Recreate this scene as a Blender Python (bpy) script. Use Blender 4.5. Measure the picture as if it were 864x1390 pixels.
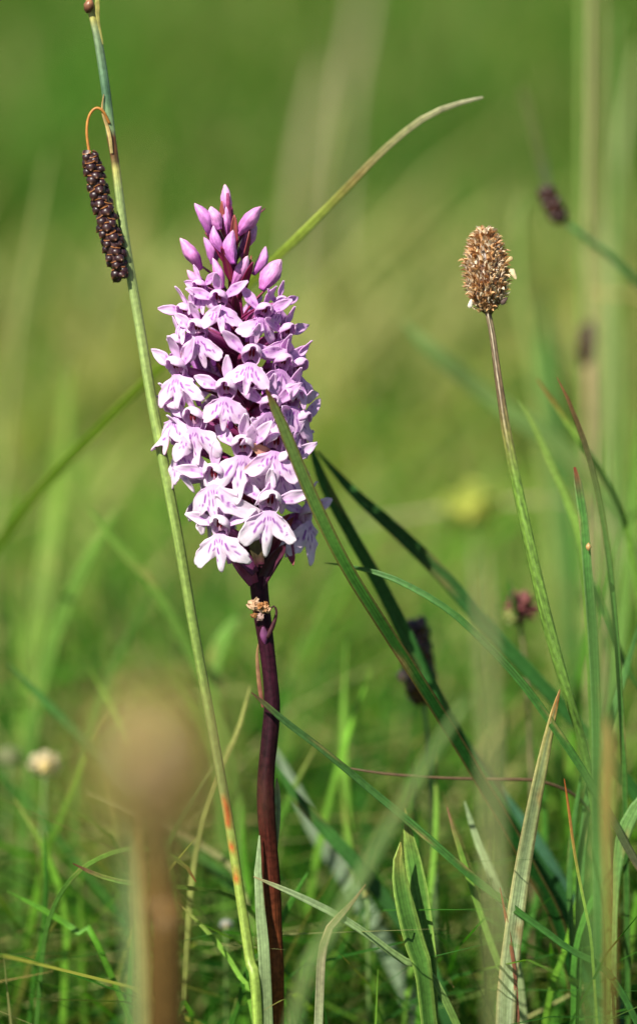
import bpy, math, random
import numpy as np
from mathutils import Vector, Matrix

random.seed(7)
rng = np.random.default_rng(7)
S = bpy.context.scene
C = S.collection
for o in list(bpy.data.objects):
    bpy.data.objects.remove(o)

# ------------------------------------------------------------------ camera
PITCH = math.radians(12.0)          # looking down
CAMH = 0.42                          # metres above the ground
D = 0.95                             # distance to the plane of focus
PX = 0.010 / 60.0                    # one photo pixel at the plane of focus, metres
cam_d = bpy.data.cameras.new('camera')
cam = bpy.data.objects.new('camera', cam_d)
C.objects.link(cam)
cam.location = (0, 0, CAMH)
cam.rotation_euler = (math.pi / 2 - PITCH, 0, 0)
cam_d.sensor_fit = 'VERTICAL'
cam_d.sensor_height = 24.0
cam_d.lens = 24.0 * D / (1390 * PX)
cam_d.clip_start = 0.02
cam_d.clip_end = 2000
cam_d.dof.use_dof = True
cam_d.dof.focus_distance = D - 0.008
cam_d.dof.aperture_fstop = cam_d.lens / 25.0
cam_d.dof.aperture_blades = 0
S.camera = cam

# ------------------------------------------------------------------ light
SUN_EL = math.radians(49)
SUN_AZ = math.radians(-143)          # from +Y clockwise: to the left and a little behind the camera
w = bpy.data.worlds.new("World")
S.world = w
w.use_nodes = True
nt = w.node_tree
bg = nt.nodes['Background']
sky = nt.nodes.new('ShaderNodeTexSky')
sky.sky_type = 'NISHITA'
sky.sun_disc = False
sky.sun_elevation = SUN_EL
sky.sun_rotation = SUN_AZ
nt.links.new(sky.outputs[0], bg.inputs[0])
bg.inputs[1].default_value = 0.055
sd = bpy.data.lights.new('sun', 'SUN')
sd.energy = 5.0
sd.angle = math.radians(0.55)
sd.color = (1.0, 0.95, 0.84)
sun = bpy.data.objects.new('sun', sd)
C.objects.link(sun)
sv = Vector((math.sin(SUN_AZ) * math.cos(SUN_EL), math.cos(SUN_AZ) * math.cos(SUN_EL), math.sin(SUN_EL)))
sun.rotation_euler = (-sv).to_track_quat('-Z', 'Y').to_euler()
sun.location = (0, 0, 3)
S.view_settings.view_transform = 'Standard'
S.view_settings.look = 'None'
S.view_settings.gamma = 1
S.view_settings.exposure = 0.80

# ------------------------------------------------------------------ frames
CX = np.array((1.0, 0, 0))
CU = np.array((0, math.sin(PITCH), math.cos(PITCH)))
CV = np.array((0, math.cos(PITCH), -math.sin(PITCH)))     # viewing direction
CAM = np.array((0, 0, CAMH))


def P(px, py, dd=0.0):
    """photo pixel -> point; dd = millimetres behind (+) / before (-) the plane of focus"""
    d = D + dd * 0.001
    k = PX * d / D
    return CAM + CV * d + CX * ((px - 432) * k) + CU * ((695 - py) * k)


def pxs(dd=0.0):
    return PX * (D + dd * 0.001) / D


# ------------------------------------------------------------------ mesh helpers
def mesh_data(name, verts, faces, mat, cols=None, uvs=None, smooth=True):
    me = bpy.data.meshes.new(name)
    v = np.asarray(verts, dtype=np.float32)
    if isinstance(faces, np.ndarray):
        nf, k = faces.shape
        me.vertices.add(len(v)); me.vertices.foreach_set('co', v.ravel())
        me.loops.add(nf * k); me.loops.foreach_set('vertex_index', faces.astype(np.int32).ravel())
        me.polygons.add(nf)
        me.polygons.foreach_set('loop_start', np.arange(0, nf * k, k, dtype=np.int32))
        me.polygons.foreach_set('loop_total', np.full(nf, k, dtype=np.int32))
        me.update(calc_edges=True)
        me.validate()
    else:
        me.from_pydata(v.tolist(), [], faces)
        me.update()
    if smooth:
        me.polygons.foreach_set('use_smooth', np.ones(len(me.polygons), dtype=bool))
    if cols is not None:
        a = me.color_attributes.new('Col', 'FLOAT_COLOR', 'POINT')
        c = np.ones((len(v), 4), dtype=np.float32)
        c[:, :3] = np.asarray(cols, dtype=np.float32)[:, :3] if np.ndim(cols) == 2 else cols
        a.data.foreach_set('color', c.ravel())
    if uvs is not None:
        uv = me.uv_layers.new(name='UVMap')
        li = np.zeros(len(me.loops), dtype=np.int32)
        me.loops.foreach_get('vertex_index', li)
        uv.data.foreach_set('uv', np.asarray(uvs, dtype=np.float32)[li].ravel())
    if mat:
        me.materials.append(mat)
    return me


def origin(o):
    p = Vector((0, 0, 0))
    while o:
        p = p + o.location
        o = o.parent
    return np.array(p)


def link(name, me, parent=None, color=None):
    o = bpy.data.objects.new(name, me)
    C.objects.link(o)
    if parent:
        o.parent = parent
    if color:
        o.color = color
    return o


def world_obj(name, verts, faces, mat, parent=None, cols=None, uvs=None, smooth=True):
    """verts in world coordinates; the object's origin is its parent's, or the first vertex"""
    v = np.asarray(verts, dtype=float)
    if parent:
        o = link(name, mesh_data(name, v - origin(parent), faces, mat, cols, uvs, smooth), parent)
    else:
        b = v[np.argmin(v[:, 2])]
        o = link(name, mesh_data(name, v - b, faces, mat, cols, uvs, smooth))
        o.location = b
    return o


def tag(o, label=None, cat=None, group=None, kind=None):
    if label: o['label'] = label
    if cat: o['category'] = cat
    if group: o['group'] = group
    if kind: o['kind'] = kind
    return o


def thing(name, loc, label, cat, group=None):
    o = bpy.data.objects.new(name, None)
    o.empty_display_size = 0.01
    C.objects.link(o)
    o.location = loc
    return tag(o, label, cat, group)


def spline(pts, n):
    """Catmull-Rom through rows of pts (any number of columns), arc-length sampled"""
    p = np.asarray(pts, dtype=float)
    q = np.vstack([2 * p[0] - p[1], p, 2 * p[-1] - p[-2]])
    out = []
    m = 16
    for i in range(1, len(q) - 2):
        t = np.linspace(0, 1, m, endpoint=False)[:, None]
        a, b, c, d = q[i - 1], q[i], q[i + 1], q[i + 2]
        out.append(0.5 * ((2 * b) + (-a + c) * t + (2 * a - 5 * b + 4 * c - d) * t ** 2 + (-a + 3 * b - 3 * c + d) * t ** 3))
    out.append(p[-1:])
    out = np.vstack(out)
    s = np.concatenate([[0], np.cumsum(np.linalg.norm(np.diff(out[:, :3], axis=0), axis=1))])
    u = np.linspace(0, s[-1], n)
    return np.stack([np.interp(u, s, out[:, k]) for k in range(out.shape[1])], axis=1), u


def norm(a):
    return a / (np.linalg.norm(a, axis=-1, keepdims=True) + 1e-12)


def ramp(stops, t):
    t = np.asarray(t)
    xs = [s[0] for s in stops]
    return np.stack([np.interp(t, xs, [s[1][k] for s in stops]) for k in range(3)], axis=-1)


def tube(path, radii, sides=10, shape=None, ref=None, cap=True):
    """returns verts, faces, uv, t"""
    path = np.asarray(path, float)
    n = len(path)
    tan = norm(np.gradient(path, axis=0))
    ref = np.array((0, 0, 1.0)) if ref is None else np.asarray(ref, float)
    if abs(np.dot(tan[0], norm(ref))) > 0.9:
        ref = np.array((1.0, 0, 0))
    side = norm(np.cross(tan, ref))
    nrm = np.cross(side, tan)
    ang = np.linspace(0, 2 * np.pi, sides, endpoint=False)
    prof = np.ones(sides) if shape is None else shape(ang)
    r = np.asarray(radii, float)
    if r.ndim == 0: r = np.full(n, float(r))
    V = path[:, None, :] + r[:, None, None] * prof[None, :, None] * (
        np.cos(ang)[None, :, None] * side[:, None, :] + np.sin(ang)[None, :, None] * nrm[:, None, :])
    V = V.reshape(-1, 3)
    i, j = np.meshgrid(np.arange(n - 1), np.arange(sides), indexing='ij')
    j2 = (j + 1) % sides
    F = np.stack([i * sides + j, i * sides + j2, (i + 1) * sides + j2, (i + 1) * sides + j], -1).reshape(-1, 4).tolist()
    L = np.concatenate([[0], np.cumsum(np.linalg.norm(np.diff(path, axis=0), axis=1))])
    uv = np.stack([np.tile(np.abs(ang - np.pi) * r.mean() * 1000, n), np.repeat(L * 1000, sides)], -1)
    t = np.repeat(L / L[-1], sides)
    if cap:
        F.append(list(range(sides))[::-1])
        F.append([(n - 1) * sides + k for k in range(sides)])
    return V, F, uv, t


def merge(parts):
    V, F, K, U = [], [], [], []
    o = 0
    for v, f, c, u in parts:
        V.append(v); K.append(np.broadcast_to(c, (len(v), 3))); U.append(u)
        F += [[a + o for a in q] for q in f]
        o += len(v)
    return np.vstack(V), F, np.vstack(K), np.vstack(U)


# ------------------------------------------------------------------ materials
def new_mat(name):
    m = bpy.data.materials.new(name)
    m.use_nodes = True
    m.node_tree.nodes.clear()
    return m, m.node_tree.nodes, m.node_tree.links


def plant_mat(name, trans=0.3, rough=0.45, streak=0.25, bump=0.15, across=2.2, along=0.06, mottled=0.0, spec=0.4,
              tint=False, tgain=(1.25, 1.35, 0.55), sheen=0.0, noise_uv=True, bdist=0.0002):
    m, N, L = new_mat(name)
    out = N.new('ShaderNodeOutputMaterial')
    at = N.new('ShaderNodeAttribute'); at.attribute_name = 'Col'
    pr = N.new('ShaderNodeBsdfPrincipled')
    pr.inputs['Roughness'].default_value = rough
    pr.inputs['Specular IOR Level'].default_value = spec
    uv = N.new('ShaderNodeUVMap')
    mp = N.new('ShaderNodeMapping')
    mp.inputs['Scale'].default_value = (across, along, 1)
    L.new(uv.outputs[0], mp.inputs[0])
    nz = N.new('ShaderNodeTexNoise'); nz.inputs['Scale'].default_value = 1.0; nz.inputs['Detail'].default_value = 3
    L.new(mp.outputs[0], nz.inputs[0])
    mr = N.new('ShaderNodeMapRange')
    mr.inputs[1].default_value = 0.3; mr.inputs[2].default_value = 0.7
    mr.inputs[3].default_value = 1 - streak; mr.inputs[4].default_value = 1 + streak
    L.new(nz.outputs[0], mr.inputs[0])
    mx = N.new('ShaderNodeVectorMath'); mx.operation = 'SCALE'
    L.new(at.outputs['Color'], mx.inputs[0]); L.new(mr.outputs[0], mx.inputs['Scale'])
    col = mx.outputs[0]
    if mottled > 0:
        tc = N.new('ShaderNodeTexCoord')
        n2 = N.new('ShaderNodeTexNoise'); n2.inputs['Scale'].default_value = 900; n2.inputs['Detail'].default_value = 4
        L.new(tc.outputs['Object'], n2.inputs[0])
        r2 = N.new('ShaderNodeMapRange')
        r2.inputs[1].default_value = 0.3; r2.inputs[2].default_value = 0.7
        r2.inputs[3].default_value = 1 - mottled; r2.inputs[4].default_value = 1 + mottled
        L.new(n2.outputs[0], r2.inputs[0])
        m2 = N.new('ShaderNodeVectorMath'); m2.operation = 'SCALE'
        L.new(col, m2.inputs[0]); L.new(r2.outputs[0], m2.inputs['Scale'])
        col = m2.outputs[0]
    if tint:
        oi = N.new('ShaderNodeObjectInfo')
        m3 = N.new('ShaderNodeVectorMath'); m3.operation = 'MULTIPLY'
        L.new(col, m3.inputs[0]); L.new(oi.outputs['Color'], m3.inputs[1])
        col = m3.outputs[0]
    L.new(col, pr.inputs['Base Color'])
    if bump > 0:
        bp = N.new('ShaderNodeBump'); bp.inputs['Strength'].default_value = bump
        bp.inputs['Distance'].default_value = bdist
        L.new(nz.outputs[0], bp.inputs['Height']); L.new(bp.outputs[0], pr.inputs['Normal'])
    if trans > 0:
        tr = N.new('ShaderNodeBsdfTranslucent')
        tg = N.new('ShaderNodeVectorMath'); tg.operation = 'MULTIPLY'
        tg.inputs[1].default_value = tgain
        L.new(col, tg.inputs[0]); L.new(tg.outputs[0], tr.inputs[0])
        ms = N.new('ShaderNodeMixShader'); ms.inputs[0].default_value = trans
        L.new(pr.outputs[0], ms.inputs[1]); L.new(tr.outputs[0], ms.inputs[2])
        L.new(ms.outputs[0], out.inputs[0])
    else:
        L.new(pr.outputs[0], out.inputs[0])
    return m


M_blade = plant_mat('grass_blade', spec=0.25, trans=0.35, rough=0.45, streak=0.36, bump=0.8, across=3.2, along=0.03, mottled=0.2)
M_far = plant_mat('meadow_grass', spec=0.08, trans=0.45, rough=0.6, streak=0.0, bump=0, mottled=0)
M_stem = plant_mat('green_stem', trans=0.0, rough=0.5, streak=0.30, bump=0.5, across=3.0, along=0.05, mottled=0.22)
M_dark = plant_mat('orchid_stem', spec=0.14, trans=0.0, rough=0.5, streak=0.45, bump=0.8, across=2.2, along=0.06, mottled=0.45)
M_petal = plant_mat('petal', trans=0.40, rough=0.6, streak=0.12, bump=0.35, across=1.6, along=0.25, mottled=0.07, tint=True,
                    tgain=(1.0, 0.88, 1.0), spec=0.2)
M_bud = plant_mat('bud', trans=0.15, rough=0.5, streak=0.22, bump=0.6, across=1.6, along=0.35, mottled=0.2, tint=True,
                  tgain=(1.0, 0.8, 1.0), spec=0.4)
M_bract = plant_mat('bract', trans=0.30, rough=0.4, streak=0.25, bump=0.4, across=2.0, along=0.08, mottled=0.1, tgain=(1.2, 0.8, 1.0))
M_seed = plant_mat('seed', trans=0.0, rough=0.38, streak=0.12, bump=0.4, across=2.0, along=0.4, mottled=0.30, spec=0.5)
M_chaff = plant_mat('chaff', trans=0.25, rough=0.6, streak=0.1, bump=0.2, across=2.0, along=0.4, mottled=0.25, tgain=(1.1, 1.0, 0.8))

# ------------------------------------------------------------------ ground
xs = np.unique(np.concatenate([np.linspace(-3, 3, 61), np.linspace(3, 20, 30), -np.linspace(3, 20, 30),
                               np.geomspace(20, 600, 16), -np.geomspace(20, 600, 16)]))
gx, gy = np.meshgrid(xs, xs + 2.0, indexing='ij')
far = np.clip((np.hypot(gx, gy) - 6) / 60, 0, 1)
gz = 0.008 * np.sin(gx * 7.1 + 1) * np.cos(gy * 5.3) * np.clip(3 / (1 + np.hypot(gx, gy)), 0, 1) \
    + far * (1.2 * np.sin(gx * 0.02 + .4) * np.sin(gy * 0.017))
n = len(xs)
i, j = np.meshgrid(np.arange(n - 1), np.arange(n - 1), indexing='ij')
gf = np.stack([i * n + j, (i + 1) * n + j, (i + 1) * n + j + 1, i * n + j + 1], -1).reshape(-1, 4)
m, N, L = new_mat('ground')
out = N.new('ShaderNodeOutputMaterial'); pr = N.new('ShaderNodeBsdfPrincipled')
pr.inputs['Roughness'].default_value = 0.9
tc = N.new('ShaderNodeTexCoord')
n1 = N.new('ShaderNodeTexNoise'); n1.inputs['Scale'].default_value = 1.6; n1.inputs['Detail'].default_value = 8
n2 = N.new('ShaderNodeTexNoise'); n2.inputs['Scale'].default_value = 40; n2.inputs['Detail'].default_value = 6
L.new(tc.outputs['Object'], n1.inputs[0]); L.new(tc.outputs['Object'], n2.inputs[0])
cr = N.new('ShaderNodeValToRGB')
cr.color_ramp.elements[0].position = 0.35; cr.color_ramp.elements[0].color = (0.030, 0.065, 0.010, 1)
cr.color_ramp.elements[1].position = 0.65; cr.color_ramp.elements[1].color = (0.085, 0.125, 0.025, 1)
L.new(n1.outputs[0], cr.inputs[0])
mx = N.new('ShaderNodeMix'); mx.data_type = 'RGBA'; mx.blend_type = 'MULTIPLY'; mx.inputs[0].default_value = 0.7
L.new(cr.outputs[0], mx.inputs[6]); L.new(n2.outputs[1], mx.inputs[7])
L.new(mx.outputs[2], pr.inputs['Base Color']); L.new(pr.outputs[0], out.inputs[0])
bp = N.new('ShaderNodeBump'); bp.inputs['Distance'].default_value = 0.01
L.new(n2.outputs[0], bp.inputs['Height']); L.new(bp.outputs[0], pr.inputs['Normal'])
g = link('ground', mesh_data('ground', np.stack([gx, gy, gz], -1).reshape(-1, 3), gf, m))
tag(g, kind='structure')


# ------------------------------------------------------------------ meadow grass (one mass)
def grass_mass(name, label, nb, xr, yr, hr, wr, pal, straw, lean=0.5, seed=1, wedge=None, dens_pow=1.0):
    r = np.random.default_rng(seed)
    y = yr[0] + (yr[1] - yr[0]) * r.random(nb) ** dens_pow
    if wedge:
        x = (r.random(nb) * 2 - 1) * (wedge[0] + wedge[1] * y)
    else:
        x = xr[0] + (xr[1] - xr[0]) * r.random(nb)
    # tufts
    nc = max(8, nb // 22)
    ci = r.integers(0, nb, nc)
    pick = r.integers(0, nc, nb)
    tuft = r.random(nb) < 0.6
    jit = r.normal(0, 0.012, (nb, 2)) * (1 + y[:, None] * 0.3)
    x = np.where(tuft, x[ci][pick] + jit[:, 0], x)
    y = np.where(tuft, y[ci][pick] + jit[:, 1], y)
    h = (hr[0] + (hr[1] - hr[0]) * r.random(nb) ** 1.4)
    patch = 0.5 + 0.5 * np.sin(x * 9 + 2.1 * np.sin(y * 5 + seed)) * np.sin(y * 7 + 1.7 * np.sin(x * 6))
    h *= 0.7 + 0.5 * patch
    wd = wr[0] + (wr[1] - wr[0]) * r.random(nb) ** 2
    az = r.random(nb) * 2 * np.pi
    ln = np.abs(r.normal(0, lean, nb)) * h
    bend = r.normal(0.25, 0.3, nb) * h
    face = az + np.pi / 2 + r.normal(0, 0.7, nb)
    ns = 6
    t = np.linspace(0, 1, ns)
    cxp = x[:, None] + np.cos(az)[:, None] * (ln[:, None] * t + bend[:, None] * t ** 2.5)
    cyp = y[:, None] + np.sin(az)[:, None] * (ln[:, None] * t + bend[:, None] * t ** 2.5)
    czp = h[:, None] * (t - 0.22 * t ** 3)
    ww = wd[:, None] * np.sqrt(np.clip(1 - t ** 1.7, 0, 1)) * (0.75 + 0.5 * t)
    ww[:, -1] = wd * 0.04
    sx = np.cos(face)[:, None] * ww * 0.5
    sy = np.sin(face)[:, None] * ww * 0.5
    V = np.empty((nb, ns, 2, 3))
    V[..., 0, 0] = cxp - sx; V[..., 1, 0] = cxp + sx
    V[..., 0, 1] = cyp - sy; V[..., 1, 1] = cyp + sy
    V[..., 0, 2] = czp; V[..., 1, 2] = czp + ww * 0.15
    pal = np.array(pal)
    c0 = pal[r.integers(0, len(pal), nb)] * (0.75 + 0.5 * r.random((nb, 1)))
    sf = straw(x, y) if callable(straw) else np.full(nb, straw)
    iss = r.random(nb) < sf
    sc = np.array((0.46, 0.46, 0.17)) * (0.6 + 0.6 * r.random((nb, 1)))
    c0 = np.where(iss[:, None], sc, c0)
    K = np.broadcast_to(c0[:, None, None, :], (nb, ns, 2, 3)).copy()
    tipb = (r.random(nb) < 0.3)[:, None, None, None] * (t ** 6)[None, :, None, None]
    K = K * (1 - tipb) + np.array((0.30, 0.20, 0.07)) * tipb
    b = np.arange(nb)[:, None] * ns * 2 + np.arange(ns - 1)[None, :] * 2
    F = np.stack([b, b + 1, b + 3, b + 2], -1).reshape(-1, 4)
    o = link(name, mesh_data(name, V.reshape(-1, 3), F, M_far, K.reshape(-1, 3)))
    tag(o, label, 'grass', kind='stuff')
    return o


GREEN_NEAR = [(0.075, 0.220, 0.020), (0.110, 0.280, 0.028), (0.045, 0.155, 0.018), (0.160, 0.310, 0.040), (0.065, 0.190, 0.030)]
GREEN_FAR = [(0.056, 0.165, 0.016), (0.080, 0.200, 0.024), (0.040, 0.130, 0.014), (0.098, 0.205, 0.030)]


def straw_f(x, y):
    p = 0.5 + 0.5 * np.sin(x * 15 + 3) * np.cos(y * 7 + x * 4)
    band = np.exp(-((y - 1.74) / 0.33) ** 2)
    return np.clip(0.07 + 0.10 * p + 0.62 * band * (0.5 + 0.6 * p), 0, 0.9)


grass_mass('undergrowth', 'short green meadow turf of grass filling the ground below the tall orchid', 26000, None, (0.25, 2.3), (0.03, 0.095),
           (0.0015, 0.0045), [(0.055, .165, .014), (0.085, .22, .018), (0.025, .10, .01), (0.10, .22, .03)], 0.12, lean=0.6, seed=3, wedge=(0.25, 0.25))
grass_mass('meadow_grass', 'blurred fresh green grass of the meadow just behind the orchid stem', 13000, None, (1.10, 1.9), (0.06, 0.16),
           (0.0018, 0.0048), GREEN_NEAR, straw_f, lean=0.6, seed=5, wedge=(0.15, 0.22))
grass_mass('grass_tangle', 'dense tangle of fine crossing green grass at the foot of the orchid', 13000, None, (0.945, 1.40), (0.05, 0.185),
           (0.0009, 0.0032), [(0.042, .160, .014), (0.070, .215, .018), (0.015, .070, .008), (0.025, .105, .012), (0.135, .28, .03), (0.035, .13, .02)], 0.15, lean=0.75, seed=15, wedge=(0.05, 0.20))
grass_mass('leaning_grass', 'loose leaning green grass blurred behind the orchid stem and the lower blades', 5200, None, (1.08, 1.62), (0.10, 0.20),
           (0.0022, 0.0050), [(0.13, .32, .028), (0.06, .20, .018), (0.19, .37, .045), (0.28, .40, .09), (0.09, .25, .024)], 0.14, lean=0.8, seed=25, wedge=(0.10, 0.24))
grass_mass('distant_grass', 'soft olive and straw coloured meadow grass filling the far background', 42000, None, (1.7, 9.0), (0.08, 0.22),
           (0.003, 0.007), GREEN_FAR, straw_f, lean=0.4, seed=8, wedge=(0.25, 0.28), dens_pow=1.6)
grass_mass('field_grass', 'farthest green field grass reaching away behind the meadow flowers', 24000, None, (7.0, 40.0), (0.15, 0.35),
           (0.015, 0.04), GREEN_FAR, 0.15, lean=0.4, seed=9, wedge=(0.8, 0.45), dens_pow=1.5)


# ------------------------------------------------------------------ single grass blades
def blade_geo(ctrl, stops, nseg=40, fold=0.35, twist=(0.0, 0.0), thick=0.00016, curl=0.0, to_ground=True, gdir=0.0, ripple=0.0):
    """ctrl rows: px, py, dd(mm), full width px;  first row = tip"""
    pts = []
    for (x, y, dd, wpx) in ctrl:
        pts.append(list(P(x, y, dd)) + [wpx * pxs(dd)])
    pts = np.array(pts)
    if to_ground:
        last = pts[-1].copy()
        dr = norm(pts[-1, :3] - pts[-2, :3])
        for k in (0.5, 1.0):
            z = last[2] * (1 - k) - 0.004 * k
            hor = dr[:2] * min(0.05, last[2] * 0.35) * (1 - (1 - k) ** 2)
            pts = np.vstack([pts, [last[0] + hor[0] + gdir * k, last[1] + hor[1], z, last[3] * (1 - 0.25 * k)]])
    q, L = spline(pts, nseg)
    c, wd = q[:, :3], np.maximum(q[:, 3], 0.00012)
    tan = norm(np.gradient(c, axis=0))
    view = norm(c - CAM)
    side = norm(np.cross(tan, view))
    nr = norm(np.cross(side, tan))
    t = L / L[-1]
    a = np.interp(t, np.linspace(0, 1, len(twist)), np.radians(twist))[:, None]
    s2 = side * np.cos(a) + nr * np.sin(a)
    n2 = nr * np.cos(a) - side * np.sin(a)
    n2 = np.where((n2 * view).sum(1, keepdims=True) > 0, -n2, n2)
    ss = np.array([-1, -0.55, 0, 0.55, 1.0])
    m = len(ss)
    V, U, TT = [], [], []
    for sgn in (1, -1):
        prof = (np.abs(ss)[None, :, None] * fold - 0.2 * fold) * wd[:, None, None] * 0.5 * n2[:, None, :]
        prof = prof * (1 if sgn else 1)
        rip = ripple * np.sin(ss * 9)[None, :, None] * wd[:, None, None] * n2[:, None, :]
        edge = (1 - 0.8 * np.abs(ss) ** 4)[None, :, None]
        V.append((c[:, None, :] + s2[:, None, :] * ss[None, :, None] * wd[:, None, None] * 0.5 + prof + rip
                  + sgn * edge * thick * n2[:, None, :]).reshape(-1, 3))
        U.append(np.stack(np.broadcast_arrays(ss[None, :] * wd[:, None] * 500, L[:, None] * 1000), -1).reshape(-1, 2))
        TT.append(np.repeat(t, m))
    V = np.vstack(V); U = np.vstack(U); T = np.concatenate(TT)
    nn = nseg
    F = []
    off = nn * m
    for i in range(nn - 1):
        for j in range(m - 1):
            a0 = i * m + j
            F.append([a0, a0 + 1, a0 + m + 1, a0 + m])
            F.append([off + a0 + m, off + a0 + m + 1, off + a0 + 1, off + a0])
        for j in (0, m - 1):
            a0 = i * m + j
            q4 = [a0, a0 + m, off + a0 + m, off + a0]
            F.append(q4 if j == 0 else q4[::-1])
    K = ramp(stops, T)
    return V, F, K, U, np.tile(np.tile(ss, nn), 2), T


def blade(label, ctrl, stops, name='grass_plant', group='separate blades of grass round the orchid', edge=None, cat='grass', parent=None, mat=None, midrib=None, **kw):
    V, F, K, U, SS, T = blade_geo(ctrl, stops, **kw)
    if edge is not None:
        k = (np.abs(SS) > 0.9).astype(float)[:, None] * 0.8
        K = K * (1 - k) + np.array(edge) * k
    if midrib is not None:
        k = (np.abs(SS) < 0.1).astype(float)[:, None] * 0.7
        K = K * (1 - k) + np.array(midrib) * k
    rb = np.random.default_rng(int(abs(V[0, 0] * 1e5)) + 3)
    K = K * (1 + .14 * np.interp(T, np.linspace(0, 1, 24), rb.normal(0, 1, 24)))[:, None].clip(.6, 1.4)
    for _ in range(3 if mat is None else 0):      # small dry flecks
        kf = (np.clip(1.3 - np.hypot((T - rb.uniform(.05, .7)) / .012, (SS - rb.choice([-1, -.5, .5, 1])) / .5), 0, 1) * .7)[:, None]
        K = K * (1 - kf) + np.array((.34, .22, .08)) * kf
    if not parent:
        parent = thing(name, V[np.argmin(V[:, 2])], label, cat, group)
        name = 'blade'
    return world_obj(name, V, F, mat or M_blade, parent, K, U)


# greens
G1 = (0.060, 0.170, 0.030); G2 = (0.040, 0.130, 0.018); G3 = (0.14, 0.27, 0.035); GB = (0.04, 0.13, 0.03)
GY = (0.20, 0.30, 0.06); TAN = (0.42, 0.34, 0.17); ORG = (0.40, 0.15, 0.03); RED = (0.22, 0.06, 0.02); PALE = (0.30, 0.40, 0.20)
STRAW = (0.50, 0.44, 0.27)


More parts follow.
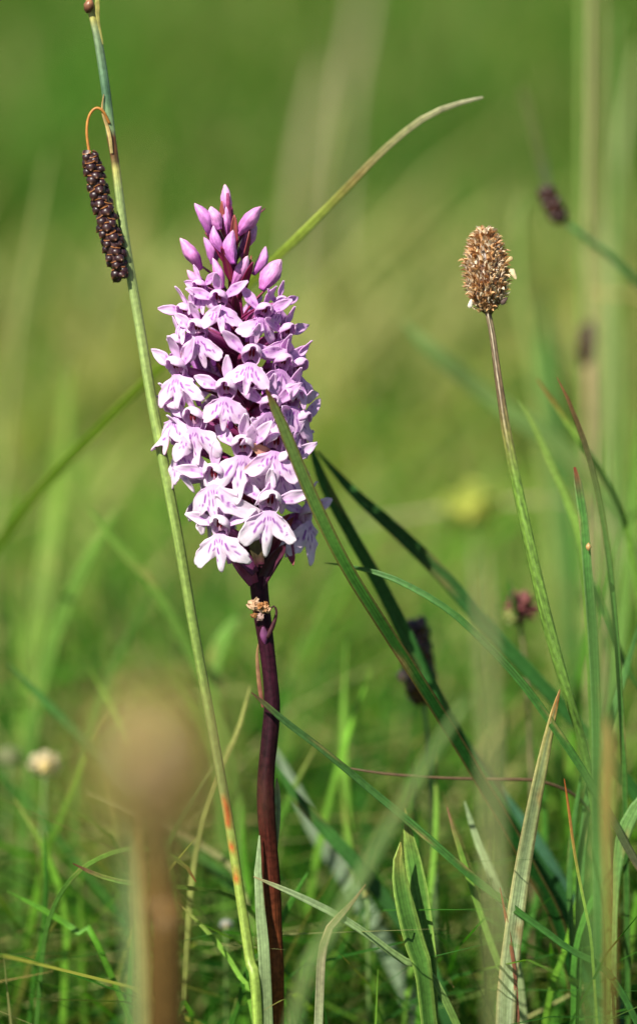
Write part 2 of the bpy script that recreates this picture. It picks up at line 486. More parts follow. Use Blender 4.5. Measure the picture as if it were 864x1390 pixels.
# ------------------------------------------------------------------ ORCHID
def lip_mesh(seed, fold=0.05, narrow=1.0):
    r = np.random.default_rng(seed)
    nth, nr_ = 73, 26
    th = np.radians(np.linspace(-84, 84, nth))
    deg = np.degrees(th)

    def g(c, s): return np.exp(-((deg - c) / s) ** 2)
    cl_ = r.uniform(4.6, 6.4)
    R = 3.0 + cl_ * g(r.normal(0, 2), 11) + r.uniform(5.8, 6.8) * g(-47, 25) + r.uniform(5.8, 6.8) * g(47, 25)
    R = R + 0.34 * np.interp(deg, np.linspace(-90, 90, 40), r.normal(0, 1, 40)) * (np.abs(deg) > 18) + 0.4 * np.interp(deg, np.linspace(-90, 90, 14), r.normal(0, 1, 14)) * (np.abs(deg) > 18)
    R *= 1 + 0.020 * np.sin(deg * 0.33 + r.random() * 6) * (np.abs(deg) > 22) + 0.012 * np.sin(deg * 0.9 + r.random() * 6) * (np.abs(deg) > 20)
    R = R * (1 + r.normal(0, 0.03) * np.sign(deg)) + r.normal(0, 0.25) * g(0, 12)
    rr = np.linspace(0, 1, nr_)
    A, B = np.meshgrid(th, rr, indexing='ij')
    RR = R[:, None] * B
    x = np.sin(A) * RR * (0.28 + 0.72 * B ** 0.8) * 0.98 * narrow + np.sin(A) * 1.3 * (1 - B) * np.minimum(B * 8, 1)
    z = -np.cos(A) * RR - 0.9 * B
    d = np.hypot(x, z)
    y = -0.22 * (-z) + fold * x ** 2 + 0.018 * z ** 2
    y += 0.22 * np.sin(A * 7 + r.random() * 6) * B ** 3 + 0.16 * np.sin(d * 1.3 + r.random() * 6) * B
    y += -0.3 * np.exp(-(x / 0.8) ** 2) * B * (1 - B)
    y += r.uniform(-.6, 1.0) * B ** 6 * np.cos(A * 3)                       # edge curls
    y += np.interp(A, np.radians(np.linspace(-90, 90, 11)), r.normal(0, .75, 11)) * B ** 2
    y += (0.02 * np.clip(x, 0, 9) ** 2 * r.normal(0, 1) + 0.02 * np.clip(-x, 0, 9) ** 2 * r.normal(0, 1))
    V = np.stack([x, y, z], -1).reshape(-1, 3)
    # colour: pale, flushed lilac at the throat, purple dashes
    base = np.array((0.88, 0.77, 0.87)); edge = np.array((0.90, 0.86, 0.89)); thr = np.array((0.72, 0.50, 0.76))
    k = np.clip(d / 9, 0, 1)[..., None]
    K = thr * (1 - np.minimum(k * 2.2, 1)) + base * np.minimum(k * 2.2, 1)
    K = K * (1 - k ** 3) + edge * k ** 3
    fl = np.clip(0.5 + 0.5 * np.sin(A * 9 + r.random() * 6) * np.cos(d * .9 + r.random() * 6), 0, 1)[..., None] * .28 * (1 - k)
    K = K * (1 - fl) + np.array((0.66, 0.40, 0.74)) * fl
    marks = []
    for s in (-1, 1):
        j = lambda a: a + r.normal(0, 0.18)
        marks += [((s * j(.9), -1.7), (s * j(1.1), -2.6), .17), ((s * j(.3), -1.4), (s * j(.35), -2.1), .14),
                  ((s * j(1.8), -2.5), (s * j(2.4), j(-4.0)), .24)]
        if r.random() < .5: marks.append(((s * j(1.0), j(-3.4)), (s * j(1.2), j(-4.3)), .18))
        if r.random() < .7: marks.append(((s * j(3.0), j(-4.4)), (s * j(3.1), j(-4.8)), .28))
        if r.random() < .4: marks.append(((s * j(3.3), j(-3.0)), (s * j(3.7), j(-3.4)), .2))
        if r.random() < .5: marks.append(((s * j(1.6), j(-5.3)), (s * j(1.7), j(-5.8)), .22))
        if r.random() < .6:
            marks.append(((s * j(3.9), j(-4.6)), (s * j(4.2), j(-5.0)), .2))
    marks += [((r.normal(0, .2), -3.4), (r.normal(0, .25), -4.8), .17), ((r.normal(0, .3), -6.0), (r.normal(0, .3), -6.5), .18)]
    pm = np.zeros_like(x)
    for (a, b, wdt) in marks:
        a = np.array(a); b = np.array(b)
        ab = b - a
        tt = np.clip(((x - a[0]) * ab[0] + (z - a[1]) * ab[1]) / (ab @ ab + 1e-9), 0, 1)
        dist = np.hypot(x - a[0] - tt * ab[0], z - a[1] - tt * ab[1])
        pm = np.maximum(pm, np.clip(1.35 - dist / wdt * 0.85, 0, 1) * (0.75 + .25 * r.random()))
    halo = pm[..., None] * 0.95
    K = K * (1 - halo) + np.array((0.28, 0.012, 0.40)) * halo
    i, jx = np.meshgrid(np.arange(nth - 1), np.arange(nr_ - 1), indexing='ij')
    F = np.stack([i * nr_ + jx, i * nr_ + jx + 1, (i + 1) * nr_ + jx + 1, (i + 1) * nr_ + jx], -1).reshape(-1, 4)
    if seed % 3 == 0:      # a browned nick at the rim
        a0 = math.radians(r.uniform(-60, 60))
        kb = (np.clip(1 - np.abs(A - a0) / .14, 0, 1) * np.clip((B - .88) / .1, 0, 1))[..., None] * .8
        K = K * (1 - kb) + np.array((.42, .20, .07)) * kb
    me = mesh_data('lip', V * 0.001, F, M_petal, K.reshape(-1, 3), np.stack([A * 4, RR], -1).reshape(-1, 2))
    return me


def lance_mesh(name, length, width, cup, bend, tipw=0.15, col0=(0.8, 0.66, 0.85), col1=(0.88, 0.84, 0.9), mat=None, spots=0, seed=0,
               peak=0.45, nu=9, nv=16, midc=None, wave=0.0):
    """a lanceolate leaf-like piece along +Z from the origin; cups towards -Y; bends by 'bend' mm towards -Y at the tip (mm)"""
    r = np.random.default_rng(seed)
    v = np.linspace(0, 1, nv); u = np.linspace(-1, 1, nu)
    prof = np.interp(v, [0, 0.12, peak, 0.8, 0.95, 1], [0.35, 0.55, 1, 0.62, 0.28, tipw])
    prof = np.convolve(np.pad(prof, 1, 'edge'), [.25, .5, .25], 'valid')
    VV, UU = np.meshgrid(v, u, indexing='ij')
    x = UU * prof[:, None] * width / 2
    z = VV * length
    y = -bend * VV ** 2 - cup * np.abs(UU) ** 2 * prof[:, None] * width / 2 + wave * np.sin(VV * 9 + UU * 2 + seed)
    K = np.array(col0) * (1 - VV[..., None]) + np.array(col1) * VV[..., None]
    if midc is not None:
        k = np.exp(-(UU / 0.22) ** 2)[..., None] * 0.6
        K = K * (1 - k) + np.array(midc) * k
    for _ in range(spots):
        a, b = r.uniform(0.15, .6), r.uniform(-.6, .6)
        k = np.clip(1.2 - np.hypot((VV - a) / .07, (UU - b) / .3), 0, 1)[..., None]
        K = K * (1 - k) + np.array((0.45, 0.1, 0.55)) * k
    i, j = np.meshgrid(np.arange(nv - 1), np.arange(nu - 1), indexing='ij')
    F = np.stack([i * nu + j, i * nu + j + 1, (i + 1) * nu + j + 1, (i + 1) * nu + j], -1).reshape(-1, 4)
    V = np.stack([x, y, z], -1).reshape(-1, 3)
    return mesh_data(name, V * 0.001, F, mat or M_petal, K.reshape(-1, 3), np.stack([x, z], -1).reshape(-1, 2))


def hood_mesh(seed):
    r = np.random.default_rng(seed)
    nv, nu = 16, 15
    v = np.linspace(0, 1, nv); u = np.linspace(-1, 1, nu)
    cy = np.interp(v, [0, .25, .5, .75, 1], [1.4, 0.9, -0.5, -2.0, -3.3])
    cz = np.interp(v, [0, .25, .5, .75, 1], [-0.6, 1.9, 3.2, 3.2, 2.3])
    wd = np.interp(v, [0, .2, .5, .75, .92, 1], [1.2, 2.2, 2.7, 2.4, 1.5, 0.7])
    sm = lambda a: np.convolve(np.pad(a, 1, 'edge'), [.25, .5, .25], 'valid')
    cy, cz, wd = sm(cy), sm(cz), sm(wd)
    an = np.radians(112) * u
    x = np.sin(an)[None, :] * wd[:, None] * (1 + .04 * r.normal())
    dz = (np.cos(an)[None, :] - 1) * wd[:, None] * 0.85
    y = cy[:, None] + 0 * x + 0.25 * np.abs(u)[None, :]
    z = cz[:, None] + dz
    VV = np.broadcast_to(v[:, None], x.shape)[..., None]
    K = np.array((0.72, 0.48, 0.72)) * (1 - VV) + np.array((0.92, 0.88, 0.91)) * VV
    i, j = np.meshgrid(np.arange(nv - 1), np.arange(nu - 1), indexing='ij')
    F = np.stack([i * nu + j, (i + 1) * nu + j, (i + 1) * nu + j + 1, i * nu + j + 1], -1).reshape(-1, 4)
    return mesh_data('hood', np.stack([x, y, z], -1).reshape(-1, 3) * 0.001, F, M_petal, K.reshape(-1, 3),
                     np.stack([x, z + y], -1).reshape(-1, 2))


def lathe(zr, sides=12, ax=1.0):
    """profile rows (z, r) -> verts, faces"""
    zr = np.array(zr, float)
    path = np.stack([0 * zr[:, 0], 0 * zr[:, 0], zr[:, 0]], -1)
    ang = np.linspace(0, 2 * np.pi, sides, endpoint=False)
    V = np.stack([zr[:, 1][:, None] * np.cos(ang), zr[:, 1][:, None] * np.sin(ang) * ax, np.repeat(zr[:, 0][:, None], sides, 1)], -1).reshape(-1, 3)
    n = len(zr)
    F = []
    for i in range(n - 1):
        for j in range(sides):
            j2 = (j + 1) % sides
            F.append([i * sides + j, i * sides + j2, (i + 1) * sides + j2, (i + 1) * sides + j])
    return V, F


def throat_mesh():
    """pale funnel with a small reddish column inside"""
    V, F = lathe([(0.0, 2.3), (0.7, 2.0), (1.8, 1.6), (3.0, 1.2), (4.0, 0.6), (4.2, 0.05)], 16)
    V = V[:, [0, 2, 1]]                       # open towards -Y, closes towards +Y
    d = V[:, 1]
    K = ramp([(0, (0.82, 0.68, 0.84)), (1.5, (0.66, 0.40, 0.62)), (3, (0.42, 0.10, 0.30))], d)
    parts = [(V, F, K, V[:, :2])]
    v2, f2 = lathe([(0, .5), (1, .85), (2.2, .95), (2.9, .7), (3.2, .1)], 10)
    v2 = v2 + np.array((0, 0.6, -0.4))
    k2 = np.tile(np.array((0.62, 0.38, 0.52)), (len(v2), 1))
    parts.append((v2, f2, k2, v2[:, :2]))
    for s in (-1, 1):
        v3, f3 = lathe([(0, .1), (.4, .34), (1.3, .42), (2.0, .25), (2.2, .03)], 8)
        v3 = v3 + np.array((s * 0.45, -0.25, 0.35))
        parts.append((v3, f3, np.tile(np.array((0.20, 0.015, 0.03)), (len(v3), 1)), v3[:, :2]))
    V, F, K, U = merge(parts)
    return mesh_data('flower', V * 0.001, F, M_petal, K, U)


lips = [lip_mesh(s, .015 + .05 * ((s * 5) % 7) / 7, .92 + .13 * ((s * 3) % 5) / 5) for s in range(1, 15)]
sepals = [lance_mesh('sepal', 8.2, 3.5, 0.35, b, .12, (0.74, 0.52, 0.76), (0.90, 0.85, 0.90), seed=s, spots=2, wave=.18, midc=(0.64, 0.38, 0.70))
          for s, b in ((1, 1.5), (2, -1.0), (3, 2.5))]
dorsals = [lance_mesh('dorsal_sepal', 6.4, 2.9, 0.45, b, .15, (0.74, 0.52, 0.76), (0.90, 0.85, 0.90), seed=s, wave=.12)
           for s, b in ((5, 3.2), (6, 2.0))]
hoods = [hood_mesh(s) for s in (1, 2)]
throat = throat_mesh()
flower_bracts = [lance_mesh('bract', 13, 3.0, 0.5, b, .04, c0, c1, mat=M_bract, seed=s, peak=.3, midc=mc)
                 for s, b, c0, c1, mc in ((1, 3, (0.20, 0.010, 0.06), (0.30, 0.03, 0.10), (0.26, 0.10, 0.04)),
                                          (2, -1, (0.22, 0.012, 0.07), (0.34, 0.08, 0.07), (0.30, 0.16, 0.05)),
                                          (3, 5, (0.14, 0.03, 0.07), (0.24, 0.05, 0.10), (0.14, 0.14, 0.03)))]


def solid(o, t=0.00022):
    md = o.modifiers.new('thickness', 'SOLIDIFY')
    md.thickness = t
    md.offset = 0


# axis of the spike, photo pixels
AX = [(309, 262, -2), (313, 330, 0), (319, 400, 0), (326, 500, 0), (335, 600, 0), (343, 700, 0), (350, 780, 0)]
LOW = [(355, 830, 0), (362, 880, 0), (369, 950, 0), (366, 1000, 0), (361, 1050, 0), (361, 1100, 0), (367, 1180, 2), (372, 1290, 4), (374, 1400, 6)]


def axis_px(py):
    return np.interp(py, [a[1] for a in AX], [a[0] for a in AX])


root_pt = P(374, 1400, 6)
base = np.array((root_pt[0] + 0.001, root_pt[1] - 0.004, -0.003))
orchid = thing('spotted_orchid', base, 'tall pale pink spotted orchid in full bloom on a dark purple stem', 'orchid')
FR = np.stack([CX, CV, CU], 1)           # local x, y, z -> world (local -Y faces the camera)

# stem
ctl = [list(P(*a)) + [r_] for a, r_ in zip(AX + LOW, [2, 6, 9, 12, 13, 13.5, 13.5, 12.6, 10.8, 11.4, 12, 12.4, 12.6, 12.8, 13, 13])]
ctl.append(list(base) + [17])
q, L = spline(ctl, 110)
V, F, U, T = tube(q[:, :3], q[:, 3] * PX * 0.93 * (1 + 0.03 * np.sin(np.arange(110) * .9)), 20, shape=lambda a: 1 + 0.05 * np.cos(5 * a) + 0.03 * np.cos(9 * a + 1))
stem_k = ramp([(0, (0.24, 0.04, 0.12)), (0.18, (0.16, 0.012, 0.06)), (0.30, (0.030, 0.004, 0.013)), (0.42, (0.018, 0.004, 0.007)), (0.52, (0.065, 0.014, 0.007)), (0.64, (0.17, 0.055, 0.014)),
               (0.76, (0.15, 0.075, 0.018)), (0.88, (0.11, 0.08, 0.02)), (1, (0.10, 0.12, 0.03))], T)  # dark purple-brown skin; the flower head's shade is painted in below the spike
st = world_obj('stem', V, F, M_dark, orchid, stem_k, U)


def local_mat(loc, az, pitch=0.0, roll=0.0, sc=1.0):
    """az: turn about the spike's axis (positive = facing right in the photo)"""
    R = Matrix(FR.tolist()).to_4x4()
    return Matrix.Translation(Vector(loc)) @ R @ Matrix.Rotation(az, 4, 'Z') @ Matrix.Rotation(pitch, 4, 'X') @ Matrix.Rotation(roll, 4, 'Y') @ Matrix.Scale(sc, 4)


def add_flower(px, py, az_deg, sc, lilac, roll=0.0, pitch=0.0, rad=None, v=0, face=0.85, sep=(1, 1), dors=1, dry=False):
    ap = axis_px(py)
    lilac = .02 + lilac * .95
    az = math.radians(az_deg)
    if rad is None:
        rad = 80
    dpt = -rad * math.cos(az) * PX * 1000
    loc = P(px, py, dpt) - base
    sc *= .95
    Mf = local_mat(loc, az * face, math.radians(pitch), math.radians(roll), sc)
    col = (1 - 0.05 * lilac, 1 - 0.38 * lilac, 1 - 0.05 * lilac, 1)
    f = link('flower', throat, orchid, col)
    f.matrix_local = Mf
    r = random.Random(int(px * 31 + py))

    def sub(name, me, M, c=col, th=0.00022):
        o = link(name, me, f, c)
        o.matrix_local = M
        solid(o, th)
        return o
    T3 = lambda x, y, z: Matrix.Translation((x * .001, y * .001, z * .001))
    RX = lambda a: Matrix.Rotation(math.radians(a), 4, 'X')
    RY = lambda a: Matrix.Rotation(math.radians(a), 4, 'Y')
    RZ = lambda a: Matrix.Rotation(math.radians(a), 4, 'Z')
    ls = float(np.interp(py, [400, 500, 620, 700], [.90, .97, 1.07, 1.08])) * r.uniform(.93, 1.05)
    sub('lip', lips[v % len(lips)], T3(0, -0.3, -1.2) @ RX(r.uniform(-14, 16)) @ RZ(r.uniform(-16, 16)) @ RY(r.uniform(-8, 8)) @ Matrix.Scale(ls, 4))
    sub('hood', hoods[v % 2], T3(0, 0.3, 0.3) @ RX(r.uniform(-10, 8)))
    if dors:
        sub('dorsal_sepal', dorsals[v % 2], T3(0, 0.9, 2.6) @ RX(r.uniform(-6, 22)) @ RZ(r.uniform(-25, 25)))
    for s in (-1, 1):
        if sep[(s + 1) // 2]:
            c2 = (0.95, 0.62, 0.38, 1) if (dry and s == -1) else col
            sub('sepal', sepals[(v + s) % 3], T3(s * 1.9, 0.8, 1.2) @ RZ(s * r.uniform(-20, 25)) @ RY(s * r.uniform(42, 82)) @ RX(r.uniform(-25, 18)), c2)
    # ovary from throat back to the stem, in flower-local mm
    att = P(axis_px(py + 42 * sc), py + 42 * sc, 0) - base
    inv = Mf.inverted()
    a = np.array(inv @ Vector(att))
    b = np.array((0, 0.0035, -0.0002))
    mid = np.array((b[0] * .5 + a[0] * .5, a[1] * 0.45 + b[1] * .55, b[2] * 0.8 + a[2] * .2 - .001))
    q, L = spline([list(b) + [.0012], list(mid) + [.0016], list(a * .8 + mid * .2) + [.0014], list(a) + [.001]], 14)
    V, F, U, T = tube(q[:, :3], q[:, 3], 12, shape=lambda an: 1 + .12 * np.cos(3 * an))
    K = ramp([(0, (0.40, 0.12, 0.30)), (.5, (0.28, 0.035, 0.15)), (1, (0.15, 0.02, 0.08))], T)
    o = link('ovary', mesh_data('ovary', V, F, M_bract, K, U), f)
    # spur
    q, L = spline([(0, .002, -.0012, .0011), (0, .0045, -.0032, .0011), (0, .0066, -.0066, .0009), (0.0002, .007, -.0090, .0005)], 10)
    V, F, U, T = tube(q[:, :3], q[:, 3], 10)
    K = ramp([(0, (0.66, 0.38, 0.70)), (1, (0.56, 0.22, 0.62))], T)
    link('spur', mesh_data('spur', V, F, M_bud, K, U), f, col)
    # bract beneath, starting at the attachment
    bm_ = flower_bracts[v % 3]
    M2 = Matrix.Translation(Vector(a)) @ Matrix.Rotation(math.radians(r.uniform(38, 62)), 4, 'X') @ RZ(r.uniform(-30, 30)) @ Matrix.Scale(r.uniform(.8, 1.05), 4)
    sub('bract', bm_, M2, (1, 1, 1, 1), 0.0003)
    return f


# front flowers: px, py of throat, azimuth, scale, lilac amount
FL = [
    # top row
    (297, 409, -18, .80, .72, -6, 0), (272, 392, -48, .66, .80, -14, 0), (357, 426, 30, .78, .8, 14, 4), (380, 414, 52, .64, .85, 8, 0),
    (252, 426, -60, .76, .62, -8, 0),
    # second
    (269, 450, -34, .88, .50, -4, 0), (341, 486, 10, .90, .55, 5, 0), (389, 455, 54, .80, .8, 6, 0), (383, 496, 42, .86, .8, 10, 0),
    (241, 470, -70, .8, .55, 0, 0),
    # third
    (240, 502, -52, .95, .38, -4, 0), (307, 532, -12, .95, .42, 3, 0), (404, 503, 64, .88, .75, 8, 0),
    (366, 553, 26, .90, .60, 6, 0), (398, 545, 52, .92, .7, 5, 0),
    # fourth
    (263, 573, -38, .98, .28, -4, 0), (238, 560, -66, .92, .35, -6, 0), (329, 611, -4, 1.0, .20, 2, 0), (408, 575, 62, .92, .6, 4, 0),
    (374, 606, 30, .92, .45, 5, 0), (247, 606, -62, .95, .25, 0, 0),
    # fifth
    (291, 650, -26, 1.0, .16, -2, 0), (386, 632, 40, .95, .35, 0, 0),
    # bottom
    (366, 686, 14, 1.0, 0, 4, 0), (298, 718, -30, .92, .02, 6, 0),
]
for k, (px, py, az, sc, li, ro, pi_) in enumerate(FL):
    add_flower(px, py, az, sc, li, ro, pi_, v=k, dry=(k in (22, 25)))
add_flower(418, 700, 115, .95, .25, 0, 0, v=3, rad=70, face=.55)
# flowers on the far side
for k in range(15):
    py = 430 + k * 17.5
    az = 180 + (k * 137.5 % 150) - 75
    if abs(az - 180) > 72: az = 180
    rad = 70
    px = axis_px(py) + rad * math.sin(math.radians(az))
    add_flower(px, py, az, .78 + .012 * k, .75 - .045 * k, v=k + 2, rad=rad, face=1.0)


# buds
def bud_mesh(seed, length=9.0, width=4.6):
    r = np.random.default_rng(seed)
    nv, nu = 20, 24
    v = np.linspace(0, 1, nv); an = np.linspace(0, 2 * np.pi, nu, endpoint=False)
    prof = np.interp(v, [0, .08, .22, .38, .55, .72, .86, .95, 1], [.34, .46, .74, .98, 1.0, .80, .50, .26, .06]) * width / 2 * (1 + .1 * r.normal())
    prof = np.convolve(np.pad(prof, 1, 'edge'), [.2, .6, .2], 'valid'); prof[-1] = .05
    A, VV = np.meshgrid(an, v)
    seam = np.abs(((A * 3 / (2 * np.pi) + .12 * VV) % 1) - 0.5) * 2     # 0..1, 1 at seams
    groove = np.clip((seam - 0.8) / 0.2, 0, 1)
    rr = prof[:, None] * (1 - 0.26 * groove ** 1.1) * (1 + .06 * np.cos(A * 3 + 1) + .09 * np.cos(A * 2 + r.random() * 6) + .05 * np.sin(VV * 9 + A + r.random() * 6))
    V = np.stack([rr * np.cos(A) * 1.05 + r.normal(0, .5) * np.sin(VV * 3), rr * np.sin(A) * .9 - 0.6 * np.sin(VV * 3) * .6, VV * length], -1)
    V = V + np.stack([np.sin(V[..., 2] * 2.1 + V[..., 0] * 3), np.cos(V[..., 2] * 1.7 + V[..., 1] * 3), 0 * rr], -1) * .07
    K = np.array((0.44, 0.10, 0.40)) * (1 - VV[..., None]) + np.array((0.72, 0.40, 0.62)) * VV[..., None]
    vn = np.clip(np.sin(A * 9 + 1.3 * np.sin(VV * 5)), 0, 1)[..., None] * .22
    K = K * (1 - vn) + np.array((0.50, 0.16, 0.50)) * vn
    K = K * (1 - .45 * groove[..., None]) + np.array((0.30, 0.04, 0.24)) * .45 * groove[..., None]
    tip = np.clip((VV - .9) / .1, 0, 1)[..., None]
    K = K * (1 - tip * .5) + np.array((.85, .62, .5)) * tip * .5
    F = []
    for i in range(nv - 1):
        for j in range(nu):
            j2 = (j + 1) % nu
            F.append([i * nu + j, i * nu + j2, (i + 1) * nu + j2, (i + 1) * nu + j])
    F.append(list(range(nu))[::-1]); F.append([(nv - 1) * nu + k for k in range(nu)])
    return mesh_data('bud', V.reshape(-1, 3) * .001, F, M_bud, K.reshape(-1, 3), np.stack([A * 2, VV * 9], -1).reshape(-1, 2))


buds = [bud_mesh(s) for s in range(3)]


def add_bud(bx, by, tx, ty, wpx, dd, ax_y, v=0, tip_dd=0.0, col=(1, 1, 1, 1)):
    """base pixel, tip pixel, width px, mm depth; ax_y: pixel height where its ovary meets the axis"""
    bx, by = bx - (tx - bx) * .22, by - (ty - by) * .22
    wpx = wpx * .97
    a = P(bx, by, dd); b = P(tx, ty, dd + tip_dd)
    ln = np.linalg.norm(b - a)
    zz = (b - a) / ln
    yy = CV - zz * np.dot(CV, zz); yy = yy / np.linalg.norm(yy)
    xx = np.cross(yy, zz)
    M = Matrix(np.stack([xx, yy, zz], 1).tolist()).to_4x4() @ Matrix.Rotation(v * 1.1, 4, 'Z') @ Matrix.Diagonal((wpx * PX / .0046, wpx * PX / .0046, ln / .009, 1))
    o = link('bud', buds[v % 3], orchid, col)
    o.matrix_local = Matrix.Translation(Vector(a - base)) @ M
    c = P(axis_px(ax_y), ax_y, dd * .2)
    mid = (a - zz * ln * .5) * .6 + c * .4
    q, L = spline([list(a + zz * .0006) + [wpx * PX * .27], list(mid) + [wpx * PX * .30], list(c) + [wpx * PX * .24]], 12)
    V, F, U, T = tube(q[:, :3], q[:, 3], 12, shape=lambda an: 1 + .12 * np.cos(3 * an))
    K = ramp([(0, (0.46, 0.11, 0.40)), (.5, (0.40, 0.06, 0.26)), (1, (0.24, 0.02, 0.10))], T)
    # a sub-part of its bud, in the bud's own frame
    inv = np.array(o.matrix_local.inverted())
    Vl = (V - base) @ inv[:3, :3].T + inv[:3, 3]
    link('ovary', mesh_data('ovary', Vl, F, M_bud, K, U), o)


for k, args in enumerate([
    (308, 284, 305, 250, 15, 0, 330, 0, 0), (308, 312, 307, 280, 13, -1.5, 345, 0, 0),
    (282, 312, 263, 276, 21, -2, 350, -1, 0), (296, 306, 286, 280, 19, -3.5, 345, 0, 0),
    (328, 312, 355, 280, 25, -2, 362, 0, -1), (317, 350, 317, 312, 23, -6, 388, 1, -1), (334, 330, 345, 300, 18, 1, 372, 0, 0),
    (268, 358, 244, 323, 23, -3, 382, -1, 0), (286, 352, 276, 322, 16, 1, 372, 0, 0),
    (360, 386, 382, 352, 25, -6, 416, 2, -1), (330, 348, 333, 316, 15, 3, 380, 0, 0), (294, 352, 300, 318, 14, 5, 372, 0, 0),
    (320, 380, 336, 347, 17, -3, 402, 0, 0), (300, 384, 288, 350, 16, -4, 405, 0, 0), (346, 366, 360, 334, 16, 2, 392, 0, 0),
    (278, 392, 254, 366, 15, -3, 412, 0, 0), (312, 336, 321, 296, 13, -1, 360, 0, 0), (300, 336, 290, 306, 15, -5, 365, 0, 0),
]):
    bx, by, tx, ty, wp, dd, ay, tp, _ = args
    add_bud(bx, by, tx, ty, wp, dd, ay, v=k, tip_dd=tp, col=[(1, 1, 1, 1), (1.04, .9, 1.03, 1), (.9, .78, 1.0, 1)][k % 3])

# bracts rising round the top of the axis
for k in range(34):
    py = 320 + (k * 7.2)
    azd = (k * 137.5) % 360
    az = math.radians(azd - 180)
    rr = 7 + (py - 320) * .02
    loc = P(axis_px(py) + rr * math.sin(az), py, -rr * math.cos(az) * PX * 1000) - base
    o = link('bract', flower_bracts[k % 3], orchid)
    o.matrix_local = local_mat(loc, az) @ Matrix.Rotation(math.radians(14 + (py - 320) * .14), 4, 'X') @ Matrix.Scale(.62 + .2 * ((k * 7) % 5) / 5, 4)
    solid(o, .0003)
# the crimson bract at the foot of the spike, and one at the right
for (x0, y0, x1, y1, wpx, dd, c0, c1) in [
    (344, 792, 312, 748, 24, -2, (0.22, 0.03, 0.09), (0.50, 0.16, 0.30)), (350, 800, 388, 738, 20, -1, (0.06, 0.012, 0.03), (0.10, 0.02, 0.045)),
    (350, 770, 333, 690, 20, -4, (0.10, 0.015, 0.04), (0.10, 0.14, 0.03)), (352, 766, 352, 700, 22, -5, (0.07, 0.01, 0.03), (0.2, 0.30, 0.06)),
    (346, 778, 300, 730, 20, -4, (0.09, 0.015, 0.05), (0.30, 0.08, 0.30)), (350, 778, 398, 702, 16, 1, (0.2, 0.03, 0.10), (0.30, 0.07, 0.06)),
        (392, 700, 398, 768, 14, 2, (0.36, 0.14, 0.40), (0.30, 0.05, 0.05))]:
    mx_, my_ = (x0 + x1) / 2 + (4 if x1 < x0 else -4), (y0 + y1) / 2
    blade(None, [(x1, y1, dd - 3, 1), (x1 * .7 + mx_ * .3, y1 * .7 + my_ * .3, dd - 2, wpx * .7), (mx_, my_, dd - 1, wpx), (x0, y0, dd, wpx * .6)],
          [(0, c1), (1, c0)], name='bract', parent=orchid, mat=M_bract, nseg=14, fold=.8, to_ground=False)

# withered scrap on the stem (several crumpled lobes) with its hooked dark tail, and the clasping scale
parts = []
r = random.Random(4)
for k in range(13):
    cx_, cy_, rad = 352 + r.uniform(-10, 11), 826 + r.uniform(-11, 11), r.uniform(4.0, 7.0)
    v_, f_ = lathe([(-1, .05), (-.75, .62), (-.2, .98), (.35, .9), (.8, .55), (1, .05)], 9, ax=r.uniform(.5, .9))
    v_ = v_ * (1 + rng.normal(0, .34, (len(v_), 1)))
    Rm = np.array(Matrix.Rotation(r.uniform(0, 6), 3, Vector((r.random(), r.random(), r.random()))))
    v_ = (v_ @ Rm.T) * rad * PX + P(cx_, cy_, -3.6 + r.uniform(-.6, .6))
    cc = r.choice([(0.50, 0.27, 0.13), (0.55, 0.36, 0.22), (0.34, 0.15, 0.05), (0.46, 0.30, 0.26)])
    parts.append((v_, f_, np.array(cc), np.zeros((len(v_), 2))))
V, F, K, U = merge(parts)
world_obj('withered_bract', V, F, M_chaff, orchid, K, U, smooth=False)
q, L = spline([list(P(362, 866, -2)) + [5], list(P(370, 850, -2)) + [4.5], list(P(375, 832, -2)) + [2.6], list(P(372, 823, -2)) + [2], list(P(367, 826, -2)) + [1.5]], 20)
V, F, U, T = tube(q[:, :3], q[:, 3] * PX * .7, 8)
world_obj('withered_tail', V, F, M_dark, orchid, np.tile((0.05, .015, .02), (len(V), 1)), U)
blade(None, [(357, 851, -2.7, 3), (358, 860, -2.6, 11), (359, 868, -2.4, 9), (360, 874, -1.8, 3)], [(0, (0.20, 0.07, 0.16)), (1, (0.22, 0.05, 0.18))],
      name='scale_leaf', parent=orchid, mat=M_bract, nseg=10, fold=-.4, to_ground=False)
# sheath leaves clasping the lower stem
blade(None, [(352, 868, 1, 1), (349, 890, 1.5, 4), (352, 930, 1.5, 6), (357, 960, 1.5, 4)], [(0, (0.36, 0.22, 0.10)), (1, (0.2, 0.06, 0.05))], name='sheath',
      parent=orchid, nseg=14, to_ground=False)
blade(None, [(375, 1056, 2.5, 1), (376, 1075, 2.5, 8), (376, 1110, 2.5, 9), (372, 1160, 2, 8)], [(0, TAN), (.3, PALE), (1, (0.2, .2, .08))], name='sheath',
      parent=orchid, nseg=14, to_ground=False)
blade(None, [(352, 1134, -2, 2), (350, 1180, -2, 10), (354, 1250, -1.5, 14), (360, 1330, -1, 16)], [(0, PALE), (.5, (0.14, 0.2, 0.06)), (1, G1)], name='sheath',
      parent=orchid, nseg=20, to_ground=True)


